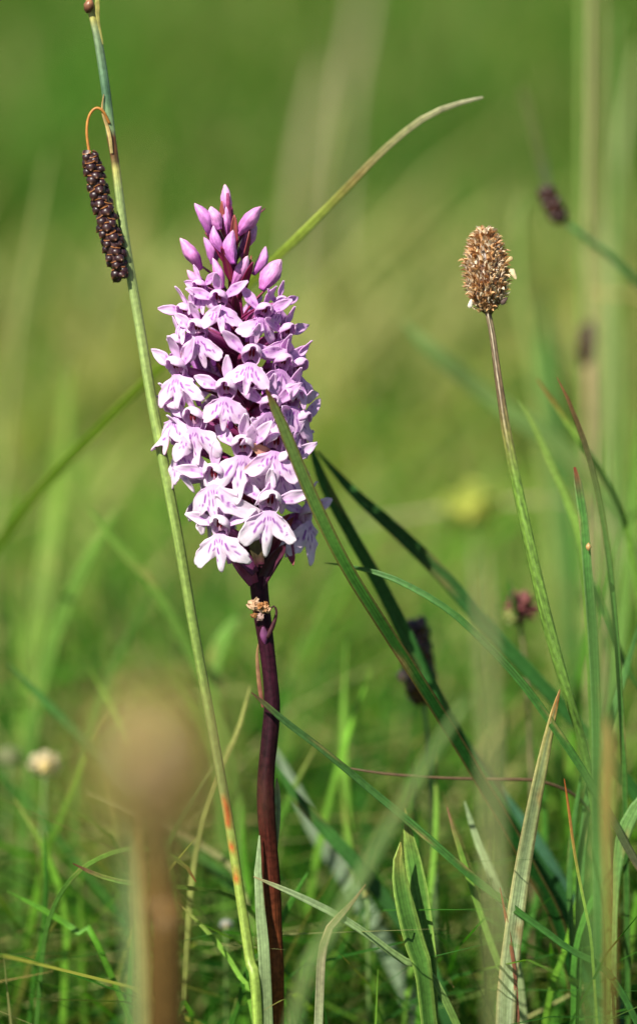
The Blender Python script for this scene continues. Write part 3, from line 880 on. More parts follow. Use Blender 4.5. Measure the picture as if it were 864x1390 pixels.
# ------------------------------------------------------------------ SEDGE with hanging dark spike
sx = [(113, -70, 0, 9), (121, 0, 0, 10), (132, 50, 0, 11), (143, 120, 0, 12), (150, 180, 0, 12), (156, 220, 0, 11), (170, 330, 0, 12.5), (187, 430, 0, 13.2),
      (205, 540, -1, 14.2), (224, 640, -2, 14.2), (243, 740, -2, 14), (262, 850, -1, 13.5), (282, 960, 0, 13), (300, 1060, 0, 13), (314, 1140, 0, 13),
      (326, 1220, 0, 13), (338, 1300, 0, 14), (350, 1400, 0, 14)]
last = P(*sx[-1][:3])
sbase = np.array((last[0] + .004, last[1], -.003))
sedge = thing('sedge', sbase, 'tall slender green sedge with one dark seed spike dangling on an orange thread', 'sedge')
ctl = [list(P(a, b, c)) + [d_ / 2 * PX] for a, b, c, d_ in sx] + [list(sbase) + [7 * PX]]
q, L = spline(ctl, 200)
V, F, U, T = tube(q[:, :3], q[:, 3], 18, shape=lambda a: 1 + .10 * np.cos(3 * a + 2.6) + .015 * np.cos(18 * a), ref=-CV)
pyv = 695 - ((V - CAM) @ CU) / (((V - CAM) @ CV) / D) / PX
K = ramp([(-80, (0.26, 0.28, 0.08)), (0, (0.34, 0.32, 0.09)), (22, (0.36, 0.33, 0.08)), (40, (0.17, 0.23, 0.12)), (100, (0.10, 0.19, 0.10)), (128, (0.05, 0.12, 0.06)),
          (150, (0.12, 0.22, 0.10)), (182, (0.26, 0.36, 0.16)), (186, (0.15, 0.05, 0.02)), (205, (0.14, 0.06, 0.02)), (218, (0.06, 0.02, 0.01)), (224, (0.40, 0.36, 0.10)),
          (260, (0.26, 0.34, 0.12)), (600, (0.20, 0.29, 0.065)), (900, (0.17, 0.25, 0.05)), (1070, (0.22, 0.27, 0.08)), (1150, (0.26, 0.34, 0.06)), (1400, (0.24, 0.36, 0.06))], pyv)
# rusty scars low on the stem
ph = np.tile(np.arange(18), len(V) // 18)
sc_ = np.zeros(len(V))
for (a, b) in ((1078, 1128), (1138, 1162), (1178, 1202)):
    sc_ = np.maximum(sc_, np.clip(np.minimum(pyv - a, b - pyv) / 10, 0, 1))
lf = ((V - np.repeat(q[:, :3], 18, 0)) @ CX) / (6.5 * PX)
sc_ *= np.clip(1.1 - np.abs(lf + .1 + .3 * np.sin(pyv * .09)), 0, 1)
K = K * (1 - sc_[:, None]) + np.array((0.42, 0.07, 0.01)) * sc_[:, None]
world_obj('stem', V, F, M_stem, sedge, K, U)
# pedicel
q, L = spline([list(P(*a)) + [b] for a, b in (((149, 168, -1), 2.4), ((140, 151, -2), 2.4), ((130, 147, -2), 2.3), ((121, 158, -2), 2.3), ((118, 180, -2), 2.4), ((122, 212, -2), 2.6))], 40)
V, F, U, T = tube(q[:, :3], q[:, 3] * PX * .8, 8)
world_obj('stalk', V, F, M_stem, sedge, np.tile((0.42, .17, .03), (len(V), 1)), U)
# small bract + sheath pieces
blade(None, [(134, -20, -1.2, 1), (132, 8, -1.2, 7), (134, 30, -1, 4), (140, 60, -.8, 2)], [(0, (0.4, .38, .1)), (1, (0.36, .34, .1))], name='sheath', parent=sedge, nseg=14, to_ground=False)
blade(None, [(141, 128, -1.5, 1), (139, 150, -1.4, 3), (148, 180, -1.4, 5), (152, 208, -1.2, 4)], [(0, (0.45, .28, .12)), (1, (0.5, .40, .16))], name='sheath', parent=sedge, nseg=14, to_ground=False)


def utricle_mesh(seed):
    r = np.random.default_rng(seed)
    V, F = lathe([(-1.0, .1), (-.8, .6), (-.35, .95), (.15, 1.0), (.55, .82), (.8, .45), (1.0, .2), (1.15, .10)], 12, ax=.88)
    V = V * (1 + r.normal(0, .03, (len(V), 1)))
    K = ramp([(-1, (0.03, 0.010, 0.012)), (.4, (0.022, 0.006, 0.010)), (.8, (0.04, .014, .012)), (1.3, (0.22, 0.09, 0.03))], V[:, 2])
    parts = [(V, F, K, V[:, :2])]
    # scale below, with rusty margin
    nu, nv = 9, 6
    u, v = np.meshgrid(np.linspace(-1, 1, nu), np.linspace(0, 1, nv))
    wdt = 1.12 * np.sqrt(np.clip(1 - (v * .96) ** 2, 0, 1))
    x = u * wdt; z = -1.15 + 1.15 * v + 0 * u; y = -.92 * np.sqrt(np.clip(1 - (x * .78) ** 2, 0.04, 1)) - .10 + .25 * v * 0
    K2 = np.array((0.03, 0.010, 0.008)) * np.ones(x.shape + (1,))
    e = np.clip(np.maximum(np.abs(u) - .70, v - .74) / .22, 0, 1)[..., None]
    K2 = K2 * (1 - e) + np.array((0.36, 0.14, 0.04)) * e
    F2 = [[i * nu + j, i * nu + j + 1, (i + 1) * nu + j + 1, (i + 1) * nu + j] for i in range(nv - 1) for j in range(nu - 1)]
    V2 = np.stack([x, y, z], -1).reshape(-1, 3)
    parts.append((V2, F2, K2.reshape(-1, 3), V2[:, :2]))
    V, F, K, U = merge(parts)
    return mesh_data('seed', V * .001, F, M_seed, K, U)


utr = [utricle_mesh(s) for s in range(3)]


def seed_spike(parent, p0, p1, dd, halfw, n, mat_scale, core_col=(0.05, .02, .02), name='spike', turns=None, up=False, dd1=None):
    """a cylinder of overlapping seeds between photo points p0 (stalk end) and p1 (free end)"""
    a = P(p0[0], p0[1], dd); b = P(p1[0], p1[1], dd if dd1 is None else dd1)
    ln = np.linalg.norm(b - a); zz = (b - a) / ln
    xx = norm(np.cross(zz, CV)); yy = np.cross(zz, xx)
    hw = halfw * pxs(dd)
    n_ = 14
    t = np.linspace(0, 1, n_)
    V, F, U, T = tube(a + (b - a) * t[:, None], hw * .72 * np.sqrt(np.clip(1 - (2 * t - 1) ** 6, .02, 1)), 12)
    core = world_obj(name, V, F, M_seed, parent, np.tile(core_col, (len(V), 1)), U)
    for k in range(n):
        tt = min(.985, max(.015, (k + .5) / n + random.uniform(-.014, .014)))
        an = k * 2.39996 + random.uniform(-.2, .2)
        rr = hw * (.66 if 0.06 < tt < .94 else .45) * (0.94 + .12 * random.random())
        radial = xx * math.cos(an) + yy * math.sin(an)
        pos = a + (b - a) * tt + radial * rr
        out_ = norm(radial * .80 + zz * (.58 if not up else .8))
        sidev = norm(np.cross(zz, radial))
        yv = np.cross(out_, sidev)
        Mm = Matrix(np.stack([sidev, yv, out_], 1).tolist()).to_4x4()
        # scale (local -Y) must look outward
        if np.dot(-yv, radial) < 0:
            Mm = Matrix(np.stack([-sidev, -yv, out_], 1).tolist()).to_4x4()
        o = link('seed', utr[k % 3], core)
        s_ = mat_scale * (.8 + .36 * random.random())
        o.matrix_local = Matrix.Translation(Vector(pos - origin(parent))) @ Mm @ Matrix.Rotation(random.uniform(-.35, .35), 4, 'Z') @ Matrix.Rotation(random.uniform(-.35, .25), 4, 'X') @ Matrix.Scale(s_, 4)
    return core


seed_spike(sedge, (122, 210), (165, 378), -2, 15.0, 68, 1.14)
# dark bud at the very top of the stem
v_, f_ = lathe([(-1.6, .1), (-1.1, .75), (0, 1.15), (.9, .8), (1.5, .15)], 14)
v_ = v_ * .001 * 1.1 @ np.array(Matrix.Rotation(.3, 3, 'Y')).T + P(121, 8, -1.5)
K = ramp([(-1, (0.06, .02, .015)), (1, (0.28, .12, .05))], (v_ - P(121, 8, -1.5)) @ CU * 900)
world_obj('bud', v_, f_, M_seed, sedge, K, v_[:, :2] * 1000)

# ------------------------------------------------------------------ PLANTAIN seedhead (right)
px_ctl = [(662, 424, 0, 8), (668, 455, 0, 8.5), (677, 520, 0, 10), (688, 590, 0, 13), (702, 660, 0, 14), (720, 745, 0, 15), (742, 840, 1, 16), (768, 935, 3, 14), (788, 1000, 8, 12), (805, 1080, 14, 12), (820, 1200, 22, 12), (828, 1330, 30, 12)]
last = P(*px_ctl[-1][:3])
pbase = np.array((last[0] + .003, last[1], -.003))
plant = thing('plantain', pbase, 'ribwort plantain with a dry tan seed head on a curved hairy green stalk', 'plantain')
q, L = spline([list(P(a, b, c)) + [d_ / 2 * PX] for a, b, c, d_ in px_ctl] + [list(pbase) + [6 * PX]], 170)
V, F, U, T = tube(q[:, :3], q[:, 3], 20, shape=lambda a: 1 + .09 * np.cos(5 * a) + .03 * np.cos(10 * a), ref=-CV)
K = ramp([(0, (0.24, .18, .10)), (.07, (0.14, 0.09, 0.045)), (.10, (0.20, 0.19, 0.05)), (.14, (0.13, 0.23, 0.03)), (.6, (0.09, 0.20, 0.035)), (1, (0.08, .17, .03))], T)
ang = np.tile(np.arange(20), len(V) // 20)
dk = (((ang * 7) % 5) < 2) * np.clip(1.25 - T * 10.5, 0, .85)
lt = (((ang * 7) % 5) == 3) * np.clip(1.25 - T * 10.5, 0, .8)
K = K * (1 - dk[:, None]) + np.array((0.012, .008, .006)) * dk[:, None]
K = K * (1 - lt[:, None]) + np.array((0.60, .50, .34)) * lt[:, None]
_bl = (0.5 + 0.5 * np.sin(T * 900 + ang * 1.7) * np.sin(T * 333 + ang * 2.9))
K = K * (0.45 + 0.75 * _bl ** .7)[:, None]
world_obj('stem', V, F, M_stem, plant, K, U)
# hairs along the stalk
nh = 1500
ti = rng.integers(12, 150, nh)
c = q[ti, :3]; rad = q[ti, 3]
tan = norm(np.gradient(q[:, :3], axis=0))[ti]
an = rng.random(nh) * 2 * np.pi
s1 = norm(np.cross(tan, CV)); s2_ = np.cross(tan, s1)
dirn = s1 * np.cos(an)[:, None] + s2_ * np.sin(an)[:, None]
c = c + tan * (rng.random(nh)[:, None] * .002)
p0 = c + dirn * rad[:, None] * .98
p1 = p0 + (dirn * .6 - tan * rng.uniform(.2, .9, nh)[:, None]) * rng.uniform(.0003, .0008, nh)[:, None]
sd_ = norm(np.cross(dirn, tan)) * .00003
V = np.stack([p0 - sd_, p0 + sd_, p1], 1).reshape(-1, 3)
o = world_obj('hairs', V, np.arange(nh * 3).reshape(-1, 3), M_chaff, plant, np.tile((.6, .62, .5), (nh * 3, 1)), None, smooth=False)
o['kind'] = 'stuff'


def seedhead(parent, p0, p1, dd, halfw, nch, size, pal, core=(0.10, .045, .02), prof=None, seed=0, kindly=True):
    """p0 base pixel, p1 top pixel"""
    r = np.random.default_rng(seed)
    a = P(p0[0], p0[1], dd); b = P(p1[0], p1[1], dd)
    ln = np.linalg.norm(b - a); zz = (b - a) / ln
    xx = norm(np.cross(zz, CV)); yy = np.cross(zz, xx)
    hw = halfw * pxs(dd)
    tv = [0, .06, .18, .4, .65, .85, .96, 1]; pv = [.14, .42, .80, 1.0, .97, .72, .40, .12] if prof is None else prof
    t = np.linspace(0, 1, 24)
    rad = np.interp(t, tv, pv) * hw * .80
    V, F, U, T = tube(a + (b - a) * t[:, None], rad, 18)
    V = V + (V - (a + b) / 2) * r.normal(0, .03, (len(V), 1))
    head = world_obj('seed_head', V, F, M_seed, parent, np.tile(core, (len(V), 1)), U)
    # chaff scales: small cupped pieces
    nu, nv = 5, 5
    u, v = np.meshgrid(np.linspace(-1, 1, nu), np.linspace(0, 1, nv))
    wd = np.interp(v[:, 0], [0, .35, .75, 1], [.35, 1, .62, .06])[:, None]
    lx = u * wd * .30; lz = v * 1.15 + 0 * u; ly = .13 * v ** 2 - .12 * np.sin(v * 3) - .30 * (u * wd) ** 2
    loc = np.stack([lx, ly, lz], -1).reshape(-1, 3)
    f0 = np.array([[i * nu + j, i * nu + j + 1, (i + 1) * nu + j + 1, (i + 1) * nu + j] for i in range(nv - 1) for j in range(nu - 1)])
    VV, FF, KK = [], [], []
    pal = np.array(pal)
    for k in range(nch):
        tt = (k + .5) / nch
        an = k * 2.39996 + r.normal(0, .12)
        rr = np.interp(tt, tv, pv) * hw * r.uniform(.76, .92)
        radial = xx * math.cos(an) + yy * math.sin(an)
        pos = a + (b - a) * tt + radial * rr
        el = r.uniform(.75, 1.6) if r.random() < .8 else r.uniform(.1, .8)
        o_ = norm(radial * math.cos(el) + zz * math.sin(el) + r.normal(0, .30, 3))
        s_ = norm(np.cross(zz, radial) + r.normal(0, .35, 3)); s_ = norm(s_ - o_ * (s_ @ o_))
        n_ = np.cross(o_, s_)
        if n_ @ radial > 0: n_ = -n_
        sz = size * r.uniform(.65, 1.3) * .001
        wf = r.choice([.35, .7, 1.0, 1.3])
        VV.append(pos + (loc[:, :1] * wf * s_ - loc[:, 1:2] * n_ + loc[:, 2:] * o_) * sz)
        FF.append(f0 + k * len(loc))
        c_ = pal[r.integers(0, len(pal))] * r.uniform(.8, 1.15)
        kk = c_ * (0.75 + .4 * loc[:, 2:])
        KK.append(kk)
    ch = world_obj('chaff', np.vstack(VV), np.vstack(FF), M_chaff, head, np.vstack(KK), None)
    ch.location = (0, 0, 0)
    ch['kind'] = 'stuff'
    return head


PALC = [(0.82, .62, .38), (0.74, .44, .2), (0.66, .40, .2), (0.62, .42, .22), (0.48, .25, .10), (0.38, .17, .06), (0.72, .60, .46), (0.55, .33, .17), (0.66, .52, .36), (0.30, .13, .05), (0.80, .68, .5)]
seedhead(plant, (662, 426), (657, 314), 0, 31.5, 1500, 1.35, PALC, seed=2)
for (x, y, ang_, wp, c_) in ((696, 372, -.5, 9, (0.80, .66, .40)), (690, 353, .9, 7, (0.55, .42, .2)), (638, 412, -2.9, 7, (0.8, .74, .62)), (684, 408, -2.4, 7, (0.10, .06, .05))):
    v_, f_ = lathe([(-1, .05), (-.7, .3), (0, .42), (.5, .55), (.85, .42), (1, .05)], 10, ax=.4)
    v_ = (v_ @ np.array(Matrix.Rotation(ang_, 3, 'Y')).T) * wp * PX * .9
    v_ = v_ @ np.array([CX, CV, CU]) + P(x, y, -2)
    world_obj('husk', v_, f_, M_chaff, plant, np.tile(c_, (len(v_), 1)), v_[:, :2] * 1000)

# ------------------------------------------------------------------ the grass blades that can be told apart
DK = [(0, (0.10, .05, .02)), (.03, (0.10, .12, .03)), (.08, G1), (.6, G2), (1, G2)]
blade('broad green blade with rusty edges crossing in front of the orchid flowers',
      [(361, 528, -22, 3), (366, 540, -22, 10), (382, 575, -21, 15), (404, 630, -20, 17), (432, 695, -18, 18), (470, 770, -14, 17), (520, 850, -8, 17), (575, 935, 0, 17), (640, 1040, 10, 17), (720, 1180, 20, 18), (770, 1300, 30, 18)],
      [(0, (0.12, .03, .01)), (.02, (0.14, .20, .05)), (.15, (0.05, .16, .02)), (.3, (0.016, .085, .012)), (1, (0.016, .08, .014))], edge=(0.16, .09, .03), fold=.35, twist=(10, 0, -15), nseg=60)
blade('widest dark blade running from behind the lowest orchid flowers past the maroon spike',
      [(418, 596, 32, 3), (440, 655, 33, 16), (480, 730, 34, 18), (520, 800, 35, 20), (560, 880, 36, 22), (600, 960, 37, 21), (650, 1050, 38, 22), (720, 1160, 40, 22), (780, 1260, 44, 20)],
      [(0, GB), (.3, (0.03, .12, .022)), (1, (0.03, .11, .05))], fold=.3, twist=(-25, -10), nseg=50)  # green darkened in the colour itself, as a face turned from the sun
blade('long dark green blade running from the orchid flowers to behind the lower plantain stalk',
      [(430, 612, 40, 3), (480, 668, 41, 14), (540, 722, 42, 19), (600, 780, 43, 21), (660, 850, 44, 21), (740, 935, 46, 19), (830, 1040, 48, 20), (900, 1150, 50, 18)],
      [(0, GB), (.4, (0.032, .125, .022)), (1, (0.03, .11, .02))], fold=.3, twist=(-10, -20), nseg=50)  # base colour deepened to stand for shade on its side away from the sun
blade('thin arching dark blade that crosses just below the tip of the pale upright blade',
      [(440, 764, 10, 1), (470, 768, 8, 4), (530, 784, 4, 8), (600, 822, 1, 9), (655, 870, 0, 10), (710, 930, 0, 11), (760, 1000, 0, 11), (800, 1062, 0, 11), (850, 1150, 3, 11), (900, 1260, 8, 11)],
      [(0, G1), (.3, G2), (.48, (0.14, .10, .08)), (.52, G2), (1, (0.03, .10, .03))], fold=.5, twist=(0, 20), nseg=60)
blade('thin dark blade passing across the front of the purple orchid stem',
      [(341, 940, -6, 1.5), (352, 949, -6, 6), (385, 978, -5, 9), (440, 1020, -3, 9), (500, 1070, 0, 10), (560, 1120, 0, 11), (640, 1190, 0, 11), (700, 1236, 0, 10), (765, 1284, 0, 9), (850, 1360, 3, 9)],
      [(0, (0.12, .06, .03)), (.03, (0.05, .12, .03)), (.3, G2), (1, (0.03, .10, .04))], fold=.5, nseg=60, twist=(10, -15))
blade('light green narrow grass blade sloping down right from the foot of the orchid stem',
      [(344, 1190, -9, 1.5), (380, 1205, -8, 7), (430, 1228, -6, 10), (480, 1256, -4, 10), (540, 1300, 0, 10), (600, 1350, 3, 10)],
      [(0, TAN), (.04, PALE), (.4, G3), (1, G1)], fold=.4, nseg=40)
blade('pale ribbed blade standing upright with an orange burnt tip at lower right',
      [(759, 936, 0, 1.5), (755, 950, 0, 6), (746, 985, 0, 12), (734, 1040, 0, 17), (720, 1110, 0, 21), (706, 1190, 0, 24), (696, 1260, 0, 26), (688, 1330, 0, 27), (684, 1400, 0, 27)],
      [(0, (0.36, .06, .01)), (.015, (0.42, .14, .02)), (.04, (0.38, .32, .10)), (.12, (0.30, .36, .14)), (.4, (0.36, .44, .26)), (.7, (0.34, .42, .26)), (1, G1)],
      edge=(0.42, .36, .14), midrib=(0.24, .33, .16), fold=.30, ripple=.03, nseg=70, twist=(25, 0))
b = blade('blunt tipped green blade upright right of the plantain, a tiny seed stuck on it',
          [(779, 634, 0, 4), (781, 642, 0, 10), (786, 670, 0, 12), (792, 715, 0, 13), (797, 780, 0, 13), (803, 850, 1, 14), (807, 930, 3, 13), (809, 1020, 6, 13), (810, 1150, 10, 13), (812, 1300, 14, 13)],
          [(0, (0.30, .05, .03)), (.012, (0.16, .12, .05)), (.03, G1), (.5, (0.045, .14, .04)), (1, G2)], fold=.5, nseg=60, edge=(0.16, .26, .08))
v_, f_ = lathe([(-1, .1), (-.5, .6), (.2, .8), (.8, .5), (1.3, .08)], 10)
world_obj('stuck_seed', (v_ @ np.array([CX, CV, CU])) * 5 * PX + P(798, 743, -1.8), f_, M_seed, b.parent, np.tile((0.40, .22, .08), (len(v_), 1)), v_[:, :2])
blade('thin pointed grass blade with a reddish tip leaning left above the blunt tipped blade',
      [(755, 512, 6, 1.2), (764, 528, 6, 4), (782, 572, 6, 7), (800, 625, 6, 8), (815, 690, 6, 8), (828, 780, 8, 8), (838, 900, 10, 8), (846, 1050, 14, 8), (850, 1250, 20, 9)],
      [(0, (0.22, .09, .03)), (.06, (0.10, .09, .03)), (.2, G1), (1, G2)], fold=.5, nseg=50, edge=(0.09, .10, .025))
blade('soft green grass blade curving down right just right of the plantain stalk',
      [(702, 542, 40, 2), (724, 578, 40, 7), (750, 635, 40, 10), (775, 695, 40, 11), (792, 760, 40, 11), (800, 850, 42, 11), (806, 1000, 46, 11), (812, 1200, 50, 11)],
      [(0, GY), (.2, G3), (.6, G1), (1, G2)], fold=.4, nseg=50)
blade('faint thin grass blade with a reddish tip between the plantain and the thin pointed blade',
      [(728, 514, 50, 1.5), (750, 545, 50, 6), (780, 590, 50, 8), (820, 650, 50, 8), (850, 720, 52, 8), (870, 850, 55, 9), (880, 1100, 60, 9)],
      [(0, RED), (.06, G3), (1, G1)], fold=.4, nseg=40)
blade('long blade passing behind the orchid, rising to a straw coloured tip at upper right',
      [(655, 132, 20, 3), (620, 141, 21, 7), (575, 160, 22, 9), (520, 204, 24, 10), (450, 276, 28, 11), (380, 345, 34, 12), (300, 420, 45, 12), (200, 515, 65, 12), (120, 596, 85, 13), (60, 660, 105, 13), (0, 735, 125, 14), (-60, 840, 145, 14), (-90, 1000, 160, 14)],
      [(0, (0.55, .52, .36)), (.055, (0.48, .46, .22)), (.09, (0.34, .26, .09)), (.12, (0.34, .42, .07)), (.2, (0.28, .40, .04)), (.4, (0.22, .36, .03)), (1, (0.14, .28, .03))], fold=.3, nseg=80, twist=(20, -10))
blade('blurred blue green grass blade sloping down right behind the plantain stalk',
      [(545, 436, 170, 3), (580, 470, 170, 20), (640, 520, 175, 24), (700, 566, 180, 26), (760, 606, 185, 26), (820, 680, 190, 24), (880, 800, 200, 22)],
      [(0, (0.20, .31, .09)), (1, (0.16, .29, .07))], fold=.25, nseg=40)
# near, out-of-focus blades
blade('pale blurred straw blade standing upright close to the lens at lower centre right',
      [(650, 745, -235, 3), (656, 800, -235, 9), (660, 880, -235, 12), (664, 1000, -235, 13), (668, 1150, -235, 13), (674, 1330, -235, 14)],
      [(0, (0.38, .36, .18)), (.5, (0.26, .36, .10)), (1, (0.2, .3, .06))], fold=.2, nseg=40)
blade('blurred light green blade leaning up right across the lower centre',
      [(636, 946, -150, 3), (610, 985, -150, 10), (570, 1050, -148, 14), (530, 1120, -147, 16), (490, 1190, -146, 16), (440, 1280, -144, 17), (400, 1380, -142, 17)],
      [(0, (0.24, .36, .12)), (1, (0.20, .34, .10))], fold=.2, nseg=40, twist=(20, 0))
blade('blurred grey green blade sloping down right beside the orchid stem, paler than its neighbour',
      [(372, 1015, 85, 3), (395, 1060, 85, 14), (430, 1130, 85, 22), (475, 1200, 85, 24), (520, 1280, 85, 26), (560, 1370, 85, 26)],
      [(0, (0.26, .34, .22)), (1, (0.18, .28, .15))], fold=.2, nseg=40)
blade('dark blurred green blade sloping down right from the orchid stem toward the ribbed leaves',
      [(368, 1030, 40, 3), (400, 1080, 40, 12), (440, 1125, 40, 17), (490, 1180, 40, 19), (540, 1245, 40, 19), (590, 1330, 40, 19)],
      [(0, G2), (1, (0.025, .10, .04))], fold=.3, nseg=40)
blade('dark broad blurred blade sloping down right behind the pale upright blade',
      [(612, 975, 55, 3), (640, 1030, 55, 22), (680, 1090, 55, 28), (725, 1150, 55, 30), (770, 1230, 55, 30), (820, 1330, 55, 30)],
      [(0, (0.06, .16, .08)), (1, (0.025, .10, .05))], fold=.3, nseg=40)
blade('short pale yellow green blade curving down right below the blurred straw blade',
      [(630, 1088, 25, 2), (640, 1120, 25, 8), (655, 1160, 25, 11), (672, 1200, 25, 12), (690, 1260, 27, 12), (705, 1340, 28, 12)],
      [(0, PALE), (.5, (0.34, .42, .18)), (1, G1)], fold=.3, nseg=30)
blade('thin green blade with a pinkish tip left of the pale yellow green blade',
      [(606, 1095, 8, 1), (616, 1130, 8, 6), (632, 1180, 8, 8), (650, 1235, 8, 9), (672, 1300, 8, 9), (690, 1370, 8, 9)],
      [(0, (0.35, .15, .1)), (.06, G3), (1, G1)], fold=.5, nseg=30)
blade('very thin bright green blade with an orange tip right of the pale upright blade',
      [(765, 1057, 0, 1), (770, 1090, 0, 3.5), (778, 1150, 0, 4), (787, 1200, 0, 4), (797, 1250, 0, 4), (805, 1320, 0, 4)],
      [(0, (0.36, .10, .02)), (.09, (0.28, .18, .04)), (.15, (0.20, .32, .04)), (1, G1)], fold=.5, nseg=40)
blade('short dark green blade behind the very thin orange tipped blade',
      [(788, 1050, 20, 1), (784, 1080, 20, 6), (776, 1130, 20, 7), (772, 1200, 20, 8), (776, 1300, 20, 8)], [(0, G1), (1, G2)], fold=.5, nseg=30)
blade('reddish needle thin leaf just left of the pale upright blade near the bottom',
      [(678, 1205, -2, 1), (681, 1222, -2, 3.5), (685, 1240, -1, 4), (692, 1280, 0, 5), (700, 1350, 0, 5)], [(0, (0.30, .05, .03)), (.2, (0.22, .08, .05)), (.4, G1), (1, G1)], fold=.5, nseg=24)
blade('thin arched green blade forming the upper side of an eye shape at lower left',
      [(266, 1197, -3, 1.5), (258, 1182, -3, 5), (236, 1164, -3, 7), (205, 1153, -3, 7), (170, 1153, -2, 6), (135, 1165, 2, 6), (100, 1190, 8, 6), (70, 1240, 14, 6), (55, 1330, 20, 6)],
      [(0, RED), (.04, G3), (.3, (0.10, .25, .04)), (1, G2)], fold=.5, nseg=50)
blade('thin blade with dark red tip, lower side of the eye shape at lower left',
      [(99, 1172, 0, 1.5), (108, 1176, 0, 4), (130, 1187, 0, 6), (165, 1197, 0, 7), (210, 1202, 0, 7), (262, 1206, 6, 6), (310, 1215, 14, 6), (350, 1250, 22, 6), (370, 1330, 28, 6)],
      [(0, (0.10, .02, .01)), (.02, (0.16, .1, .04)), (.05, (0.12, .24, .03)), (1, G2)], fold=.5, nseg=50)
blade('folded pale green blade with a withered brown tip beside the blurred diagonal blades',
      [(496, 1200, -4, 1), (480, 1222, -4, 5), (466, 1238, -5, 8), (452, 1252, -6, 10), (442, 1270, -6, 11), (437, 1295, -6, 12), (434, 1340, -6, 12)],
      [(0, (0.30, .18, .08)), (.15, (0.34, .32, .18)), (.3, PALE), (1, (0.16, .3, .07))], fold=.6, nseg=36)
# right-hand blurred blades
for (lab, ctrl, st_) in [
    ('blurred green blade rising at the right edge with a slight lean to the left',
     [(866, 560, 120, 3), (862, 650, 120, 14), (850, 780, 118, 18), (836, 900, 115, 20), (822, 1050, 110, 22), (815, 1350, 105, 24)], [(0, G3), (1, G1)]),
    ('blurred near green blade rising from the bottom right close to the lens',
     [(822, 600, -240, 4), (820, 760, -240, 14), (816, 900, -240, 20), (812, 1100, -240, 22), (806, 1350, -240, 22)], [(0, (0.12, .24, .05)), (1, (0.08, .2, .04))]),
    ('dark green blade slanting from the right edge down to the thin arching blade',
     [(872, 830, 30, 3), (850, 905, 30, 9), (828, 975, 28, 11), (806, 1050, 26, 12), (790, 1150, 24, 12), (784, 1320, 22, 12)], [(0, G1), (1, G2)]),
    ('broad soft green leaf at the right edge near the bottom',
     [(875, 1075, 8, 6), (860, 1100, 8, 18), (846, 1130, 8, 20), (838, 1170, 8, 14), (834, 1230, 8, 8), (832, 1330, 8, 8)], [(0, (0.16, .32, .08)), (1, G1)]),
    ('green blade with a dark underside slanting up right at the right edge',
     [(870, 940, 45, 3), (846, 900, 45, 9), (825, 850, 45, 10), (806, 800, 46, 9), (800, 780, 48, 4)], [(0, G2), (1, G1)]),
    ('blurred vertical green blade behind the blunt tipped blade',
     [(742, 400, 300, 4), (742, 480, 300, 24), (752, 560, 300, 28), (764, 680, 300, 28), (772, 850, 300, 28), (776, 1000, 300, 26)], [(0, (0.11, .24, .05)), (1, G1)]),
]:
    blade(lab, ctrl, st_, fold=.3, nseg=40, to_ground=not lab.startswith('green blade with a dark'))
# left-hand blurred blades
for (lab, ctrl, st_) in [
    ('blurred pale green blade standing upright near the left edge above the cream flower', [(95, 500, 260, 4), (88, 580, 260, 18), (76, 680, 260, 22), (60, 800, 255, 24), (40, 930, 250, 26), (28, 1100, 245, 26)], [(0, (0.22, .34, .05)), (1, G3)]),
    ('blurred bright green blade leaning right at far left middle', [(160, 690, 140, 4), (130, 740, 140, 14), (100, 800, 140, 18), (70, 880, 140, 20), (45, 980, 140, 20), (30, 1150, 140, 20)], [(0, G3), (1, G1)]),
    ('blurred blade leaning left behind the sedge stem at middle height', [(120, 690, 100, 3), (160, 740, 100, 12), (210, 800, 100, 14), (250, 870, 100, 14), (290, 960, 100, 14), (320, 1080, 100, 14), (330, 1250, 100, 14)], [(0, G3), (1, G1)]),
    ('dark green blade sloping down right behind the blurred foreground seed head', [(10, 900, 70, 3), (70, 960, 70, 12), (140, 1030, 70, 15), (210, 1100, 70, 16), (290, 1180, 70, 16), (360, 1260, 70, 16)], [(0, G1), (1, G2)]),
    ('pale green blade rising from the bottom beside the foreground seed head stalk', [(160, 1120, -200, 4), (170, 1170, -200, 12), (176, 1240, -200, 15), (182, 1380, -200, 16)], [(0, (0.2, .3, .12)), (1, (0.12, .24, .1))]),
    ('thin yellow green blade leaning right between the foreground seed head and the orchid', [(340, 930, 35, 2), (325, 985, 35, 6), (305, 1030, 35, 7), (290, 1065, 35, 7), (270, 1130, 35, 7), (255, 1250, 35, 8)], [(0, (0.34, .36, .10)), (1, GY)]),
    ('bright blurred leaf blade curving left of the orchid stem at middle height', [(330, 830, 130, 3), (300, 870, 130, 20), (285, 930, 130, 24), (290, 1010, 130, 24), (300, 1120, 130, 22)], [(0, (0.16, .32, .05)), (1, G1)]),
    ('thin straw blade lying level across the foreground seed head', [(120, 1075, 60, 2), (180, 1100, 60, 6), (240, 1128, 60, 8), (290, 1160, 60, 8), (330, 1210, 60, 8)], [(0, (0.34, .34, .14)), (1, (0.3, .32, .12))]),
]:
    blade(lab, ctrl, st_, fold=.3, nseg=40)

